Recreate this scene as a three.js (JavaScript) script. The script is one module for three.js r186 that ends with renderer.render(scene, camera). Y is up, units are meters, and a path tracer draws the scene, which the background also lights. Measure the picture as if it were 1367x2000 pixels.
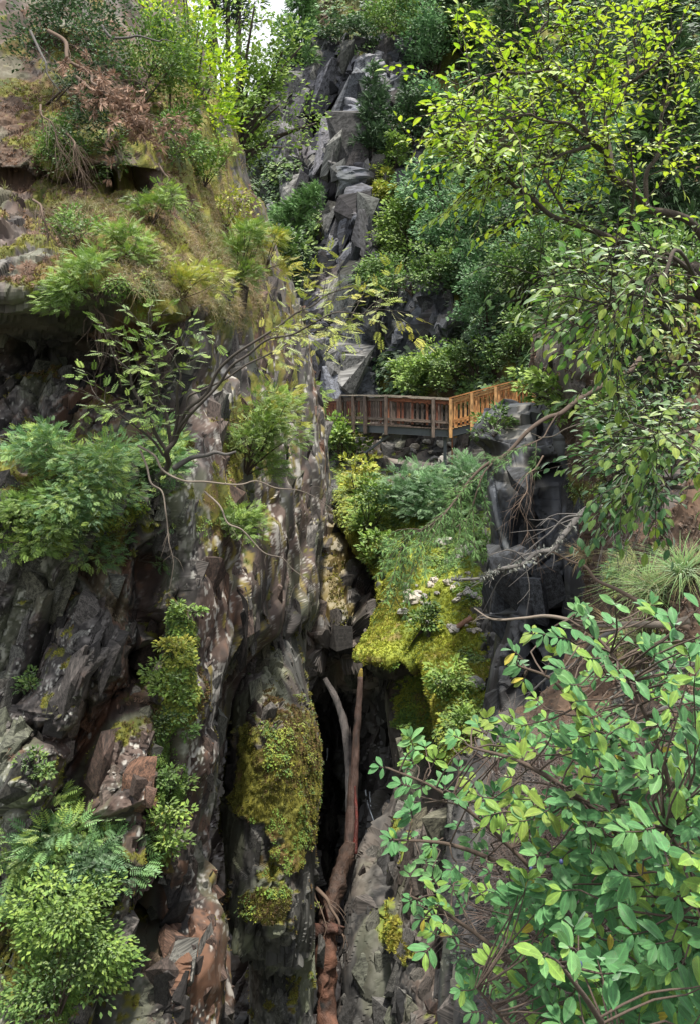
import * as THREE from 'three';
import { ConvexGeometry } from 'three/addons/geometries/ConvexGeometry.js';
import { mergeGeometries } from 'three/addons/utils/BufferGeometryUtils.js';

// ---------------------------------------------------------------- camera, sky, sun, exposure
const F = 1732.05, CX = 683.5, CY = 850;              // focal length in picture units, eye level at row 850
const scene = new THREE.Scene();
const camera = new THREE.PerspectiveCamera(60, 1367 / 2000, 0.1, 600);
camera.setViewOffset(1367, 2000, 0, 150, 1367, 2000);
camera.position.set(0, 0, 0);
scene.add(camera);
const renderer = new THREE.WebGLRenderer({ antialias: true });
renderer.toneMapping = THREE.LinearToneMapping;
renderer.toneMappingExposure = 1.95;
renderer.shadowMap.enabled = true;
{
  const w = 128, h = 64, d = new Float32Array(w * h * 4);
  for (let j = 0; j < h; j++) for (let i = 0; i < w; i++) {
    const el = ((j + .5) / h - .5) * Math.PI, s = Math.max(0, Math.sin(el));
    const L = 0.4 + 0.8 * s, k = (j * w + i) * 4;
    d[k] = L * 0.97; d[k + 1] = L * 1.0; d[k + 2] = L * 1.06; d[k + 3] = 1;
  }
  const sky = new THREE.DataTexture(d, w, h, THREE.RGBAFormat, THREE.FloatType);
  sky.mapping = THREE.EquirectangularReflectionMapping; sky.magFilter = THREE.LinearFilter; sky.minFilter = THREE.LinearFilter; sky.needsUpdate = true;
  scene.background = sky; scene.environment = sky;
}
const sun = new THREE.DirectionalLight(new THREE.Color(1, 0.94, 0.82), 4.2);
sun.position.set(3, 52, -8); sun.target.position.set(0, 0, -22);
sun.castShadow = true; sun.shadow.radius = 7; sun.shadow.mapSize.set(2048, 2048);
Object.assign(sun.shadow.camera, { left: -45, right: 45, top: 45, bottom: -45, near: 1, far: 160 });
scene.add(sun, sun.target);

// ---------------------------------------------------------------- helpers
const V = (x, y, z) => new THREE.Vector3(x, y, z);
const at = (px, py, D) => V((px - CX) / F * D, (CY - py) / F * D, -D);
const toPx = p => [CX - p.x / p.z * F, CY + p.y / p.z * F];
function rng(a) { return () => { a |= 0; a = a + 0x6D2B79F5 | 0; let t = Math.imul(a ^ a >>> 15, 1 | a); t = t + Math.imul(t ^ t >>> 7, 61 | t) ^ t; return ((t ^ t >>> 14) >>> 0) / 4294967296; }; }
const clamp = (x, a, b) => x < a ? a : x > b ? b : x;
const sstep = (a, b, x) => { const t = clamp((x - a) / (b - a), 0, 1); return t * t * (3 - 2 * t); };
const lerp = (a, b, t) => a + (b - a) * t;
const mix3 = (a, b, t) => [a[0] + (b[0] - a[0]) * t, a[1] + (b[1] - a[1]) * t, a[2] + (b[2] - a[2]) * t];
function ih(i, j, k) { let h = Math.imul(i, 374761393) ^ Math.imul(j, 668265263) ^ Math.imul(k, 1274126177); h = Math.imul(h ^ h >>> 13, 1274126177); h ^= h >>> 16; h = Math.imul(h, 2246822519); return (h ^ h >>> 13) >>> 0; }
const fl = Math.floor;
function noise(x, y, z) {                                 // value noise, -1..1
  const i = fl(x), j = fl(y), k = fl(z); let u = x - i, v = y - j, w = z - k;
  u = u * u * u * (u * (u * 6 - 15) + 10); v = v * v * v * (v * (v * 6 - 15) + 10); w = w * w * w * (w * (w * 6 - 15) + 10);
  const a = lerp(lerp(lerp(ih(i, j, k), ih(i + 1, j, k), u), lerp(ih(i, j + 1, k), ih(i + 1, j + 1, k), u), v),
    lerp(lerp(ih(i, j, k + 1), ih(i + 1, j, k + 1), u), lerp(ih(i, j + 1, k + 1), ih(i + 1, j + 1, k + 1), u), v), w);
  return a / 2147483648 - 1;
}
const fbm = (x, y, z, o = 4) => { let s = 0, a = .5; for (let n = 0; n < o; n++) { s += a * noise(x, y, z); x = x * 2.03 + 17.1; y = y * 2.03 + 5.3; z = z * 2.03 + 9.7; a *= .5; } return s; };
const W = { h: 0, e: 0 }; let GAP = 0;                    // GAP: spacing of the mesh where it is being shaped
const finer = size => clamp(size / (GAP * 2.2 + 1e-6) - .35, 0, 1);
function cell(x, y, z) {                                  // tilted facets, one for each cell of a jittered lattice, joined by short ramps
  const i0 = fl(x), j0 = fl(y), k0 = fl(z); let f1 = 9, f2 = 9, id = 0, id2 = 0, ax = 0, ay = 0, az = 0, bx = 0, by = 0, bz = 0;
  for (let k = k0 - 1; k <= k0 + 1; k++) for (let j = j0 - 1; j <= j0 + 1; j++) for (let i = i0 - 1; i <= i0 + 1; i++) {
    const h = ih(i, j, k), dx = x - i - (h & 1023) / 1023, dy = y - j - (h >>> 10 & 1023) / 1023, dz = z - k - (h >>> 20 & 1023) / 1023;
    const d = dx * dx + dy * dy + dz * dz;
    if (d < f1) { f2 = f1; id2 = id; bx = ax; by = ay; bz = az; f1 = d; id = h; ax = dx; ay = dy; az = dz; } else if (d < f2) { f2 = d; id2 = h; bx = dx; by = dy; bz = dz; }
  }
  const g = ih(id, 71, 13), q = ih(id2, 71, 13), e = W.e = Math.sqrt(f2) - Math.sqrt(f1);
  const tone = (g, x, y, z) => ((g & 255) / 255 - .5) * .55 + (((g >>> 8 & 255) / 127.5 - 1) * x + ((g >>> 16 & 255) / 127.5 - 1) * y + ((g >>> 24 & 255) / 127.5 - 1) * z) * .62;
  const h1 = tone(g, ax, ay, az);
  W.h = e > .06 ? h1 : lerp((h1 + tone(q, bx, by, bz)) * .5, h1, sstep(-.06, .06, e) * 2 - 1);
}
function joints(x, y, z, s, o) {                          // blocks between three sets of joint planes
  const [ex, ey, ez] = o.dip, [ax, ay, az] = o.layer ?? [.82, -.28, .5], [bx, by, bz] = o.cross ?? [-.42, .3, .86], wob = .07 * noise(x * .7 / s, y * .7 / s, z * .7 / s);
  const u = (x * ax + y * ay + z * az) / s + wob, i = fl(u), ri = ih(i, 5, 9) / 4294967296, v = (x * bx + y * by + z * bz) / (s * (1.1 + .6 * ri)) + ri * 17 + wob, j = fl(v), rj = ih(i, j, 3) / 4294967296, w = (x * ex + y * ey + z * ez) / (s * o.long * (.7 + .7 * rj)) + rj * 13 - wob, k = fl(w), g = ih(i * 7 + 1, j * 3, k);
  const fu = u - i - .5, fv = v - j - .5, fw = w - k - .5, tilt = (g >>> 8 & 255) / 127.5 - 1, tilt2 = (g >>> 16 & 255) / 127.5 - 1, tilt3 = (g >>> 24 & 255) / 127.5 - 1;
  W.h = ((g & 255) / 255 - .5) * (o.step ?? .7) + (tilt * fu + tilt2 * fv + tilt3 * fw * o.long * .45) * (o.tilt ?? .5); W.e = .5 - Math.max(Math.abs(fu), Math.abs(fv), Math.abs(fw));
}
const names = {};
function numbered(n) { const k = names[n] = (names[n] ?? -1) + 1; return k ? n + '_' + String(k).padStart(3, '0') : n; }
function tag(o, label, category, group, kind) { o.userData.label = label; o.userData.category = category; if (group) o.userData.group = group; if (kind) o.userData.kind = kind; return o; }
function thing(name, label, category, group) { const g = new THREE.Group(); g.name = numbered(name); scene.add(g); return tag(g, label, category, group); }
function mesh(name, geo, mat, parent, kind) { const m = new THREE.Mesh(geo, mat); m.name = parent ? name : numbered(name); m.castShadow = m.receiveShadow = true; (parent || scene).add(m); if (kind) m.userData.kind = kind; return m; }
const rgb = (r, g, b) => new THREE.Color().setRGB(r, g, b);
const mat = (r, g, b, rough = .9, extra = {}) => new THREE.MeshStandardMaterial({ color: rgb(r, g, b), roughness: rough, ...extra });

// fine relief for stone: one tileable grain
function grainTexture(n, oct) {
  const d = new Uint8Array(n * n * 4), R = rng(77), lat = [];
  for (let o = 0; o < oct.length; o++) { const m = oct[o][0], a = new Float32Array(m * m); for (let q = 0; q < m * m; q++) a[q] = R(); lat.push(a); }
  for (let y = 0; y < n; y++) for (let x = 0; x < n; x++) {
    let s = 0, tot = 0;
    oct.forEach(([m, w], o) => {
      const u = x / n * m, v = y / n * m, i = fl(u), j = fl(v), a = lat[o]; let fu = u - i, fv = v - j; fu = fu * fu * (3 - 2 * fu); fv = fv * fv * (3 - 2 * fv);
      const g = (p, q) => a[(q % m) * m + p % m]; s += w * lerp(lerp(g(i, j), g(i + 1, j), fu), lerp(g(i, j + 1), g(i + 1, j + 1), fu), fv); tot += w;
    });
    const c = s / tot * 255, k = (y * n + x) * 4; d[k] = d[k + 1] = d[k + 2] = c; d[k + 3] = 255;
  }
  const t = new THREE.DataTexture(d, n, n); t.wrapS = t.wrapT = THREE.RepeatWrapping; t.magFilter = THREE.LinearFilter; t.minFilter = THREE.LinearMipmapLinearFilter; t.generateMipmaps = true; t.needsUpdate = true; return t;
}
const grain = grainTexture(512, [[12, 1], [31, .8], [67, .6], [140, .5], [256, .4]]);
const stone = (bump, rough = .88, extra = {}) => new THREE.MeshStandardMaterial({ vertexColors: true, roughness: rough, flatShading: true, ...extra });

// ---------------------------------------------------------------- rock and slope sheets
const sheets = {};                                        // every sheet keeps a lookup from direction to depth, so plants can be rooted on it
function cr(a, b, c, d, t) { const t2 = t * t, t3 = t2 * t; return .5 * (2 * b + (c - a) * t + (2 * a - 5 * b + 4 * c - d) * t2 + (3 * b - a - 3 * c + d) * t3); }
function sheet(name, rows, nu, nv, disp, color, material, lookup = 5) {
  const R = rows.length, C = rows[0][1].length;
  const P = rows.map(([py, cols]) => cols.map(([px, D, dy = 0]) => { const a = at(px, py + dy, D); return [a.x, a.y, a.z]; }));
  const cumV = [0], cumU = [0];
  for (let i = 1; i < R; i++) cumV.push(cumV[i - 1] + Math.max(12, Math.hypot(rows[i][0] - rows[i - 1][0], 16 * (rows[i][1][2][1] - rows[i - 1][1][2][1]))));
  for (let j = 1; j < C; j++) { let s = 0; for (const r of rows) s += Math.hypot(r[1][j][0] - r[1][j - 1][0], 22 * (r[1][j][1] - r[1][j - 1][1])); cumU.push(cumU[j - 1] + s / R); }
  const loc = (cum, t) => { const x = t * cum[cum.length - 1]; let i = 0; while (i < cum.length - 2 && cum[i + 1] < x) i++; return [i, (x - cum[i]) / (cum[i + 1] - cum[i])]; };
  const base = new Float32Array(nu * nv * 3), c4 = (a, n) => clamp(a, 0, n - 1);
  for (let v = 0; v < nv; v++) {
    const [i, fv] = loc(cumV, v / (nv - 1));
    const line = []; for (let j = 0; j < C; j++) line.push([0, 1, 2].map(k => cr(P[c4(i - 1, R)][j][k], P[i][j][k], P[c4(i + 1, R)][j][k], P[c4(i + 2, R)][j][k], fv)));
    for (let u = 0; u < nu; u++) { const [j, fu] = loc(cumU, u / (nu - 1)), o = (v * nu + u) * 3; for (let k = 0; k < 3; k++) base[o + k] = cr(line[c4(j - 1, C)][k], line[j][k], line[c4(j + 1, C)][k], line[c4(j + 2, C)][k], fu); }
  }
  const pos = new Float32Array(base.length), idx = new Uint32Array((nu - 1) * (nv - 1) * 6), uv = new Float32Array(nu * nv * 2), pxs = new Float32Array(nu * nv * 2);
  const p = V(), n = V(), a = V(), b = V(); let q = 0;
  const B = (u, v, t) => { const o = (clamp(v, 0, nv - 1) * nu + clamp(u, 0, nu - 1)) * 3; return t.set(base[o], base[o + 1], base[o + 2]); };
  for (let v = 0; v < nv; v++) for (let u = 0; u < nu; u++) {
    const o = v * nu + u; B(u, v, p); const [x, y] = toPx(p); pxs[o * 2] = x; pxs[o * 2 + 1] = y;
    a.copy(B(u + 2, v, b)).sub(B(u - 2, v, n)); const bb = V().copy(B(u, v - 2, b)).sub(B(u, v + 2, n)); n.crossVectors(a, bb).normalize(); 
    GAP = Math.max(a.length(), bb.length()) / 4; const h = disp(p, x, y, n);
    pos[o * 3] = p.x + n.x * h; pos[o * 3 + 1] = p.y + n.y * h; pos[o * 3 + 2] = p.z + n.z * h;
    if (u) uv[o * 2] = uv[o * 2 - 2] + Math.hypot(base[o * 3] - base[o * 3 - 3], base[o * 3 + 1] - base[o * 3 - 2], base[o * 3 + 2] - base[o * 3 - 1]);
    if (v) uv[o * 2 + 1] = uv[(o - nu) * 2 + 1] + Math.hypot(base[o * 3] - base[(o - nu) * 3], base[o * 3 + 1] - base[(o - nu) * 3 + 1], base[o * 3 + 2] - base[(o - nu) * 3 + 2]);
    if (u < nu - 1 && v < nv - 1) { idx[q++] = o; idx[q++] = o + nu; idx[q++] = o + 1; idx[q++] = o + 1; idx[q++] = o + nu; idx[q++] = o + nu + 1; }
  }
  const g = new THREE.BufferGeometry(); g.setAttribute('position', new THREE.BufferAttribute(pos, 3)); g.setAttribute('uv', new THREE.BufferAttribute(uv, 2)); g.setIndex(new THREE.BufferAttribute(idx, 1)); g.computeVertexNormals();
  const N = g.attributes.normal.array, col = new Float32Array(base.length), grid = new Map();
  for (let o = 0; o < nu * nv; o++) {
    p.set(pos[o * 3], pos[o * 3 + 1], pos[o * 3 + 2]); n.set(N[o * 3], N[o * 3 + 1], N[o * 3 + 2]);
    { const u = o % nu, v = fl(o / nu), d = (i, j) => Math.hypot(pos[i * 3] - pos[j * 3], pos[i * 3 + 1] - pos[j * 3 + 1], pos[i * 3 + 2] - pos[j * 3 + 2]); GAP = Math.max(u ? d(o, o - 1) : 0, u < nu - 1 ? d(o, o + 1) : 0, v ? d(o, o - nu) : 0, v < nv - 1 ? d(o, o + nu) : 0); }
    const c = color(p, n, pxs[o * 2], pxs[o * 2 + 1]); col[o * 3] = c[0]; col[o * 3 + 1] = c[1]; col[o * 3 + 2] = c[2];
    const [x, y] = toPx(p), key = fl(x / lookup) + ',' + fl(y / lookup), w = grid.get(key); if (w === undefined || pos[w * 3 + 2] < pos[o * 3 + 2]) grid.set(key, o);
  }
  g.setAttribute('color', new THREE.BufferAttribute(col, 3));
  const m = mesh(name, g, material); m.userData.kind = 'structure';
  sheets[name] = { pos, N, grid, lookup, pxs, nu, nv, m }; return m;
}
function ground(px, py, which) {                           // where the line of sight through a picture point meets the sheets
  let best = null;
  for (const k of which ? [].concat(which) : Object.keys(sheets)) {
    const s = sheets[k];
    for (let r = 0; r < 5 && r >= 0; r++) {
      let hit; for (let dy = -r; dy <= r; dy++) for (let dx = -r; dx <= r; dx++) { const o = s.grid.get((fl(px / s.lookup) + dx) + ',' + (fl(py / s.lookup) + dy)); if (o !== undefined && (hit === undefined || s.pos[o * 3 + 2] > s.pos[hit * 3 + 2])) hit = o; }
      if (hit !== undefined) { if (!best || s.pos[hit * 3 + 2] > best.p.z) best = { p: V(s.pos[hit * 3], s.pos[hit * 3 + 1], s.pos[hit * 3 + 2]), n: V(s.N[hit * 3], s.N[hit * 3 + 1], s.N[hit * 3 + 2]) }; break; }
    }
  }
  if (!best) { const D = 20; best = { p: at(px, py, D), n: V(0, 1, 0) }; console.log('no ground at', px, py); }
  if (best.n.z < 0) best.n.multiplyScalar(1);
  return best;
}
const blob = (list, x, y) => { let s = 0; for (const [cx, cy, rx, ry, w = 1] of list) { const d = ((x - cx) / rx) ** 2 + ((y - cy) / ry) ** 2; if (d < 6) s += w * Math.exp(-d); } return s; };
function lineD(pts, x, y) { let best = 1e9, side = 1; for (let i = 1; i < pts.length; i++) { const [ax, ay] = pts[i - 1], [bx, by] = pts[i], dx = bx - ax, dy = by - ay, t = clamp(((x - ax) * dx + (y - ay) * dy) / (dx * dx + dy * dy), 0, 1), ex = x - ax - dx * t, ey = y - ay - dy * t, d = Math.hypot(ex, ey); if (d < best) { best = d; side = dx * ey - dy * ex > 0 ? 1 : -1; } } return [best, side]; }
function folds(list, x, y) { let s = 0; for (const [amp, wl, wr, pts, bb] of list) { if (x < bb[0] || x > bb[2] || y < bb[1] || y > bb[3]) continue; const [d, sd] = lineD(pts, x, y), w = sd > 0 ? wl : wr; s += amp * Math.exp(-((d / w) ** 1.5)); } return s; }
const fold = (amp, wl, wr, pts) => { const m = 3 * Math.max(wl, wr), xs = pts.map(q => q[0]), ys = pts.map(q => q[1]); return [amp, wl, wr, pts, [Math.min(...xs) - m, Math.min(...ys) - m, Math.max(...xs) + m, Math.max(...ys) + m]]; };

function rockHeight(p, o) {
  let { x, y, z } = p;
  const w = .16; x += w * noise(x * .9, y * .9, z * .9); y += w * noise(x * .9 + 31, y * .9, z * .9); z += w * noise(x * .9, y * .9 + 57, z * .9);
  const [ex, ey, ez] = o.dip, along = x * ex + y * ey + z * ez;   // long axis of the blocks
  const k = 1 - 1 / o.long; const qx = x - ex * along * k, qy = y - ey * along * k, qz = z - ez * along * k;
  let h = 0;
  for (const [s, a] of o.sizes) {
    const k = finer(s * .7); if (k <= 0) continue;
    if (s > 2 && !o.step) cell(qx / s + 7.3 * s, qy / s, qz / s); else joints(x + s * 31, y, z, s, o);
    h += s * a * k * W.h;
    if (W.e < .06) h -= s * a * k * .7 * (1 - W.e / .06) * finer(s * .09);
  }
  const r = noise(qx * o.foldF, qy * o.foldF, qz * o.foldF); h += o.fold * (1 - 2 * Math.abs(r));
  h += o.fine * (.03 * noise(x * 3.1, y * 3.1, z * 3.1) * finer(.3) + .02 * noise(x * 6.3, y * 6.3, z * 6.3) * finer(.16) + .024 * noise(x * 12.8, y * 12.8, z * 12.8) * finer(.08) + .02 * noise(x * 24, y * 24, z * 24) * finer(.05));
  return h;
}
const unit = (x, y, z) => { const l = Math.hypot(x, y, z); return [x / l, y / l, z / l]; };
function rockColor(p, n, o) {
  const { x, y, z } = p, [ex, ey, ez] = o.dip, al = x * ex + y * ey + z * ez, k = 1 - 1 / (o.long * 1.8), sx = x - ex * al * k, sy = y - ey * al * k, sz = z - ez * al * k;
  const big = fbm(x * .45, y * .45, z * .45, 3), str = fbm(sx * 2.3, sy * 2.3, sz * 2.3, 3) * finer(.4), fine = (.5 * noise(x * 7, y * 7, z * 7) * finer(.14) + .5 * noise(x * 15, y * 15, z * 15) * finer(.07) + .5 * noise(x * 30, y * 30, z * 30) * finer(.045));
  joints(x + .95 * 31, y, z, .95, o); const block = W.h;                                   // every broken face has its own tone
  let c = mix3(o.dark, o.light, clamp(.4 + str * .6 + fine * 1.7 + big * .3 + block * .55, 0, 1));
  c = mix3(c, o.brown, o.brownness * sstep(-.12, .3, fbm(x * .6 + 9, y * .4, z * .6, 3) + str * .3 + fine * .25));
  if (o.rust) c = mix3(c, [.17, .068, .028], o.rust * sstep(.16, .4, fbm(x * .8 + 40, y * .35, z * .8, 4) + fine * .35));
  if (o.streak) c = mix3(c, [.02, .019, .019], o.streak * sstep(.1, .34, fbm(x * 3.2, y * .22, z * 3.2, 3) + fine * .2) * finer(.3));
  if (o.pale) { c = mix3(c, [.34, .33, .31], o.pale * sstep(.2, .32, fbm(x * 13 + 3, y * 9, z * 13, 2) + .35 * big - .03) * finer(.07));
    const sp = noise(x * 22, y * 22, z * 22) + .5 * noise(x * 5 + 4, y * 5, z * 5); c = mix3(c, [.5, .49, .45], Math.min(1, o.pale * 1.2) * sstep(.68, .82, sp + .5 * big) * finer(.055)); }
  if (o.lichen) c = mix3(c, [.17, .19, .12], o.lichen * sstep(.12, .3, fbm(x * 1.3 + 70, y * .9, z * 1.3, 4)));
  return c;
}
const mossTone = (x, y, z) => { const a = fbm(x * 1.6, y * 1.6, z * 1.6, 3), b = noise(x * 12, y * 12, z * 12), c = noise(x * 31, y * 31, z * 31); let m = mix3([.035, .05, .01], [.165, .155, .02], clamp(.5 + a * 1.1 + b * .28 + c * .22, 0, 1)); return mix3(m, [.11, .06, .028], sstep(.12, .4, fbm(x * 2.3 + 20, y * 2.3, z * 2.3, 3)) * .75); };
const soilTone = (x, y, z) => { const a = fbm(x * 1.2, y * 1.2, z * 1.2, 4), b = noise(x * 17, y * 17, z * 17), c = noise(x * 40, y * 40, z * 40); return mix3([.022, .015, .011], [.115, .068, .042], clamp(.42 + a * .7 + b * .3 + c * .25, 0, 1)); };

// ---- cliff on the left side of the gorge
const mossA = [[330, 560, 110, 60, 1], [400, 430, 70, 130, .75], [470, 560, 70, 110, .7], [250, 330, 90, 45, .7], [130, 480, 120, 80, .45], [420, 280, 50, 90, .6], [540, 700, 60, 120, .4], [480, 850, 60, 90, 1.0], [350, 1240, 30, 60, .7], [345, 1340, 36, 70, .9], [320, 1450, 34, 60, .85], [325, 1590, 32, 90, .95], [110, 1180, 30, 50, .4], [90, 1500, 50, 30, .7], [90, 1780, 110, 190, 1], [540, 1345, 22, 30, 1.1], [120, 960, 150, 90, .9], [260, 1040, 60, 50, .8], [440, 1000, 50, 60, .7], [85, 340, 50, 100, .5], [150, 260, 130, 60, .6], [230, 420, 90, 50, .6], [100, 120, 120, 90, .45], [330, 200, 70, 100, .6], [190, 540, 120, 40, .6]];
const soilA = [[190, 420, 160, 80, 1], [330, 470, 90, 80, .6], [120, 200, 160, 140, .9], [470, 520, 40, 120, .8], [80, 560, 80, 30, .7], [300, 200, 90, 80, .5]];
const foldsA = [
  fold(-.9, 18, 40, [[165, 1116], [117, 1178], [69, 1250], [40, 1330]]), fold(-.9, 26, 16, [[300, 1110], [291, 1193], [318, 1251], [281, 1328]]),
  fold(-1.2, 44, 22, [[281, 1290], [277, 1348], [199, 1400], [165, 1497], [137, 1620], [120, 1720]]), fold(-1.1, 30, 22, [[450, 1125], [455, 1241], [441, 1367], [373, 1463], [366, 1540], [360, 1600]]),
  fold(-.8, 20, 40, [[590, 1236], [523, 1270], [455, 1328]]), fold(-1.7, 46, 24, [[372, 1775], [310, 1822], [286, 1875], [257, 1948], [240, 2050]]),
  fold(-.7, 24, 14, [[530, 985], [500, 1060], [470, 1110], [400, 1120]]), fold(.6, 22, 26, [[420, 1190], [425, 1320], [400, 1430], [385, 1600], [372, 1700]]),
  fold(-.8, 30, 22, [[40, 690], [130, 690], [240, 720]]), fold(-.5, 14, 20, [[250, 760], [330, 820], [400, 860]]), fold(.7, 50, 60, [[160, 1300], [120, 1420], [60, 1520]]),
  fold(.8, 55, 60, [[260, 1560], [230, 1720], [210, 1900]]), fold(-.6, 18, 18, [[60, 1420], [110, 1450], [150, 1430]]), fold(.5, 30, 34, [[370, 1830], [385, 1920]]), fold(-.9, 20, 30, [[215, 350], [270, 345], [300, 330]]), fold(-.6, 14, 22, [[60, 400], [110, 420], [130, 470]]),
  fold(-.6, 18, 18, [[380, 640], [360, 700], [400, 760]])];
const leftRock = { dip: unit(.3, 1, -.1), long: 2.1, sizes: [[2.3, .24], [1.1, .34], [.5, .4], [.21, .36]], fold: .1, foldF: .75, fine: 1.1, dark: [.022, .019, .019], light: [.14, .127, .122], brown: [.088, .05, .036], brownness: .62, rust: .55, streak: .55, pale: .75, lichen: .35 };
const ridgeRock = { ...leftRock, dip: unit(.1, 1, -.12), long: 7, sizes: [[1.6, .14], [.7, .26], [.3, .34]], fold: .1, foldF: 1.3 };
const breaks = (y, z, x, gap, slant, amp, q) => { const v = y / gap + slant * z / gap + .7 * noise(z * .5 / gap, q, x) , k = fl(v), f = v - k; const lv = q2 => noise(z * .45 / gap + q2 * 7.3, q2 * 3.1 + q, .5) + .9 * ((ih(q2, q, 1) & 1023) / 1023 - .5); return amp * (f < .3 ? lerp(lv(k - 1) + .25, lv(k) - .25, sstep(0, .3, f)) : lv(k) + .5 * ((f - .3) / .7 - .5)) - (gap > 1 && Math.abs(f - .15) < .12 ? amp * .3 * (1 - Math.abs(f - .15) / .12) : 0); };
const ridgeHeight = p => { const { x, y, z } = p, t = z + .18 * y + .6 * x; return breaks(y, z, x, 1.7, .45, .26, 3) + breaks(y, z, x, .9, -.3, .05, 8) + .16 * (1 - 2.2 * Math.abs(noise(t * .75, y * .16, x * .3))) + .11 * (1 - 2 * Math.abs(noise(t * 1.7 + 9, y * .3, x))) + .05 * noise(t * 3.4, y * .8, x) * finer(.25) + .03 * noise(t * 6, y * 2.2, x) * finer(.16) + .05 * noise(x * 2.5, y * 2.5, z * 2.5); };
const ridge = D => sstep(14.6, 18.5, D);
const maskA = (p, n, x, y) => { const f = fbm(p.x * 1.9, p.y * 1.9, p.z * 1.9, 4), g = noise(p.x * 9, p.y * 9, p.z * 9); const m = blob(mossA, x, y) + .25 * (n.y) + .95 * f + .18 * g + (y < 640 && x > 300 ? .1 : 0); return sstep(.42, .56, m); };
const soilMaskA = (p, n, x, y) => sstep(.42, .58, blob(soilA, x, y) + .8 * fbm(p.x * 1.5 + 50, p.y * 1.5, p.z * 1.5, 4) + .35 * (n.y - .2));
const colsA = a => a.map(([py, ...c]) => [py, c]);
sheet('cliff_left', colsA([
  [-130, [-120, 22], [60, 22], [150, 22.5], [210, 23], [260, 24.4], [305, 27], [334, 29.4], [300, 35.5]],
  [60, [-120, 18.6], [60, 18.6], [150, 19], [225, 19.5], [290, 21], [345, 24], [378, 27.5], [330, 32]],
  [220, [-120, 16.6], [60, 16.6], [150, 16.8], [240, 17.2], [330, 18.7], [392, 21.8], [440, 26.5], [360, 31]],
  [318, [-120, 15.6], [60, 15.6], [160, 15.7], [250, 15.6], [340, 17.6], [415, 21.6], [470, 26.8], [400, 31.3]],
  [356, [-120, 15.9], [60, 15.9], [160, 16.2], [250, 16.4], [345, 17.4], [425, 21.6], [482, 27], [400, 31.5]],
  [450, [-120, 14.2], [60, 14.2], [160, 14.3], [260, 14.5], [370, 16.4], [450, 21.5], [516, 27.3], [430, 31.8]],
  [575, [-120, 12.7], [60, 12.7], [160, 12.6], [270, 12.7], [390, 14.6], [480, 20.3], [562, 27.6], [480, 32.1]],
  [640, [-120, 14.9], [60, 14.9], [160, 15.1], [270, 15], [380, 15.2], [490, 20.2], [588, 28], [500, 32.5]],
  [740, [-120, 15.2], [60, 15.2], [160, 15.5], [270, 15.5], [380, 15.5], [500, 19.8], [612, 28.5], [520, 33]],
  [860, [-120, 14.4], [60, 14.4], [170, 14.5], [280, 14.4], [390, 14.8], [500, 18.6], [638, 29], [560, 33.5]],
  [960, [-120, 12.5], [60, 12.5], [170, 12.7], [290, 13.2], [390, 14.1], [505, 17.8], [640, 29], [560, 33.5]],
  [1090, [-120, 12.9], [60, 12.9], [170, 13.1], [290, 13.5], [390, 13.9], [500, 16.6], [622, 26], [560, 30.5]],
  [1220, [-120, 12.8], [60, 12.8], [170, 13], [290, 13.3], [380, 13.6], [460, 15.2], [598, 22], [560, 26.5]],
  [1350, [-120, 12.7], [60, 12.7], [170, 12.9], [280, 13.1], [370, 13.4], [420, 14.6], [470, 18.5], [450, 23]],
  [1500, [-120, 12.4], [60, 12.4], [170, 12.7], [270, 13], [350, 13.2], [405, 14], [436, 16], [400, 20.5]],
  [1650, [-120, 12.1], [60, 12.1], [170, 12.3], [260, 12.6], [330, 12.8], [376, 13.3], [402, 15], [372, 19.5]],
  [1800, [-120, 11.8], [60, 11.8], [160, 12], [240, 12.3], [310, 12.6], [372, 12.9], [418, 14.2], [380, 18.7]],
  [1960, [-120, 11.5], [60, 11.5], [160, 11.7], [240, 12], [310, 12.3], [372, 12.6], [428, 14], [390, 18.5]],
  [2090, [-120, 11], [60, 11], [160, 11.2], [240, 11.5], [310, 11.8], [372, 12.2], [430, 13.5], [390, 18]]]), 560, 880,
  (p, x, y, n) => { const s = 1 + .0 * x, m = maskA(p, n, x, y), soft = soilMaskA(p, n, x, y); const away = sstep(.5, .8, n.x), rg = Math.max(ridge(-p.z), away), hard = 1 - .75 * (1 - rg) * Math.max(m * .8, soft); return hard * ((rg < 1 ? (1 - rg) * rockHeight(p, leftRock) : 0) + (rg > 0 ? rg * ridgeHeight(p) : 0)) * s * (1 - .35 * away) + (1 - .85 * away) * folds(foldsA, x, y) + (1 - .9 * rg) * m * (.07 + .09 * fbm(p.x * 2.6, p.y * 2.6, p.z * 2.6, 3) + .03 * noise(p.x * 11, p.y * 11, p.z * 11)) + (1 - .8 * rg) * soft * .12 * fbm(p.x * 2, p.y * 2, p.z * 2, 4); },
  (p, n, x, y) => {
    const rg = ridge(-p.z); let c = rockColor(p, n, rg > .5 ? ridgeRock : leftRock);
    if (x > 400 && y > 500) { const fl1 = noise(p.x * 8, p.y * 4.2, p.z * 8) + .6 * noise(p.x * 17, p.y * 9, p.z * 17), patch = fbm(p.x * .7 + 3, p.y * .5, p.z * .7, 3); c = mix3(c, [.42, .4, .37], .8 * sstep(.42, .6, fl1 + .9 * patch)); c = mix3(c, [.2, .16, .03], .7 * sstep(.5, .62, noise(p.x * 6 + 30, p.y * 3, p.z * 6) + .7 * patch)); }   // white and yellow lichen flecks
    if (y < 640) c = mix3(c, [.15, .125, .095], .3 * sstep(-.1, .3, fbm(p.x * 2 + 8, p.y * .8, p.z * 2, 3)));   // dry weathered upper rock
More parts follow.
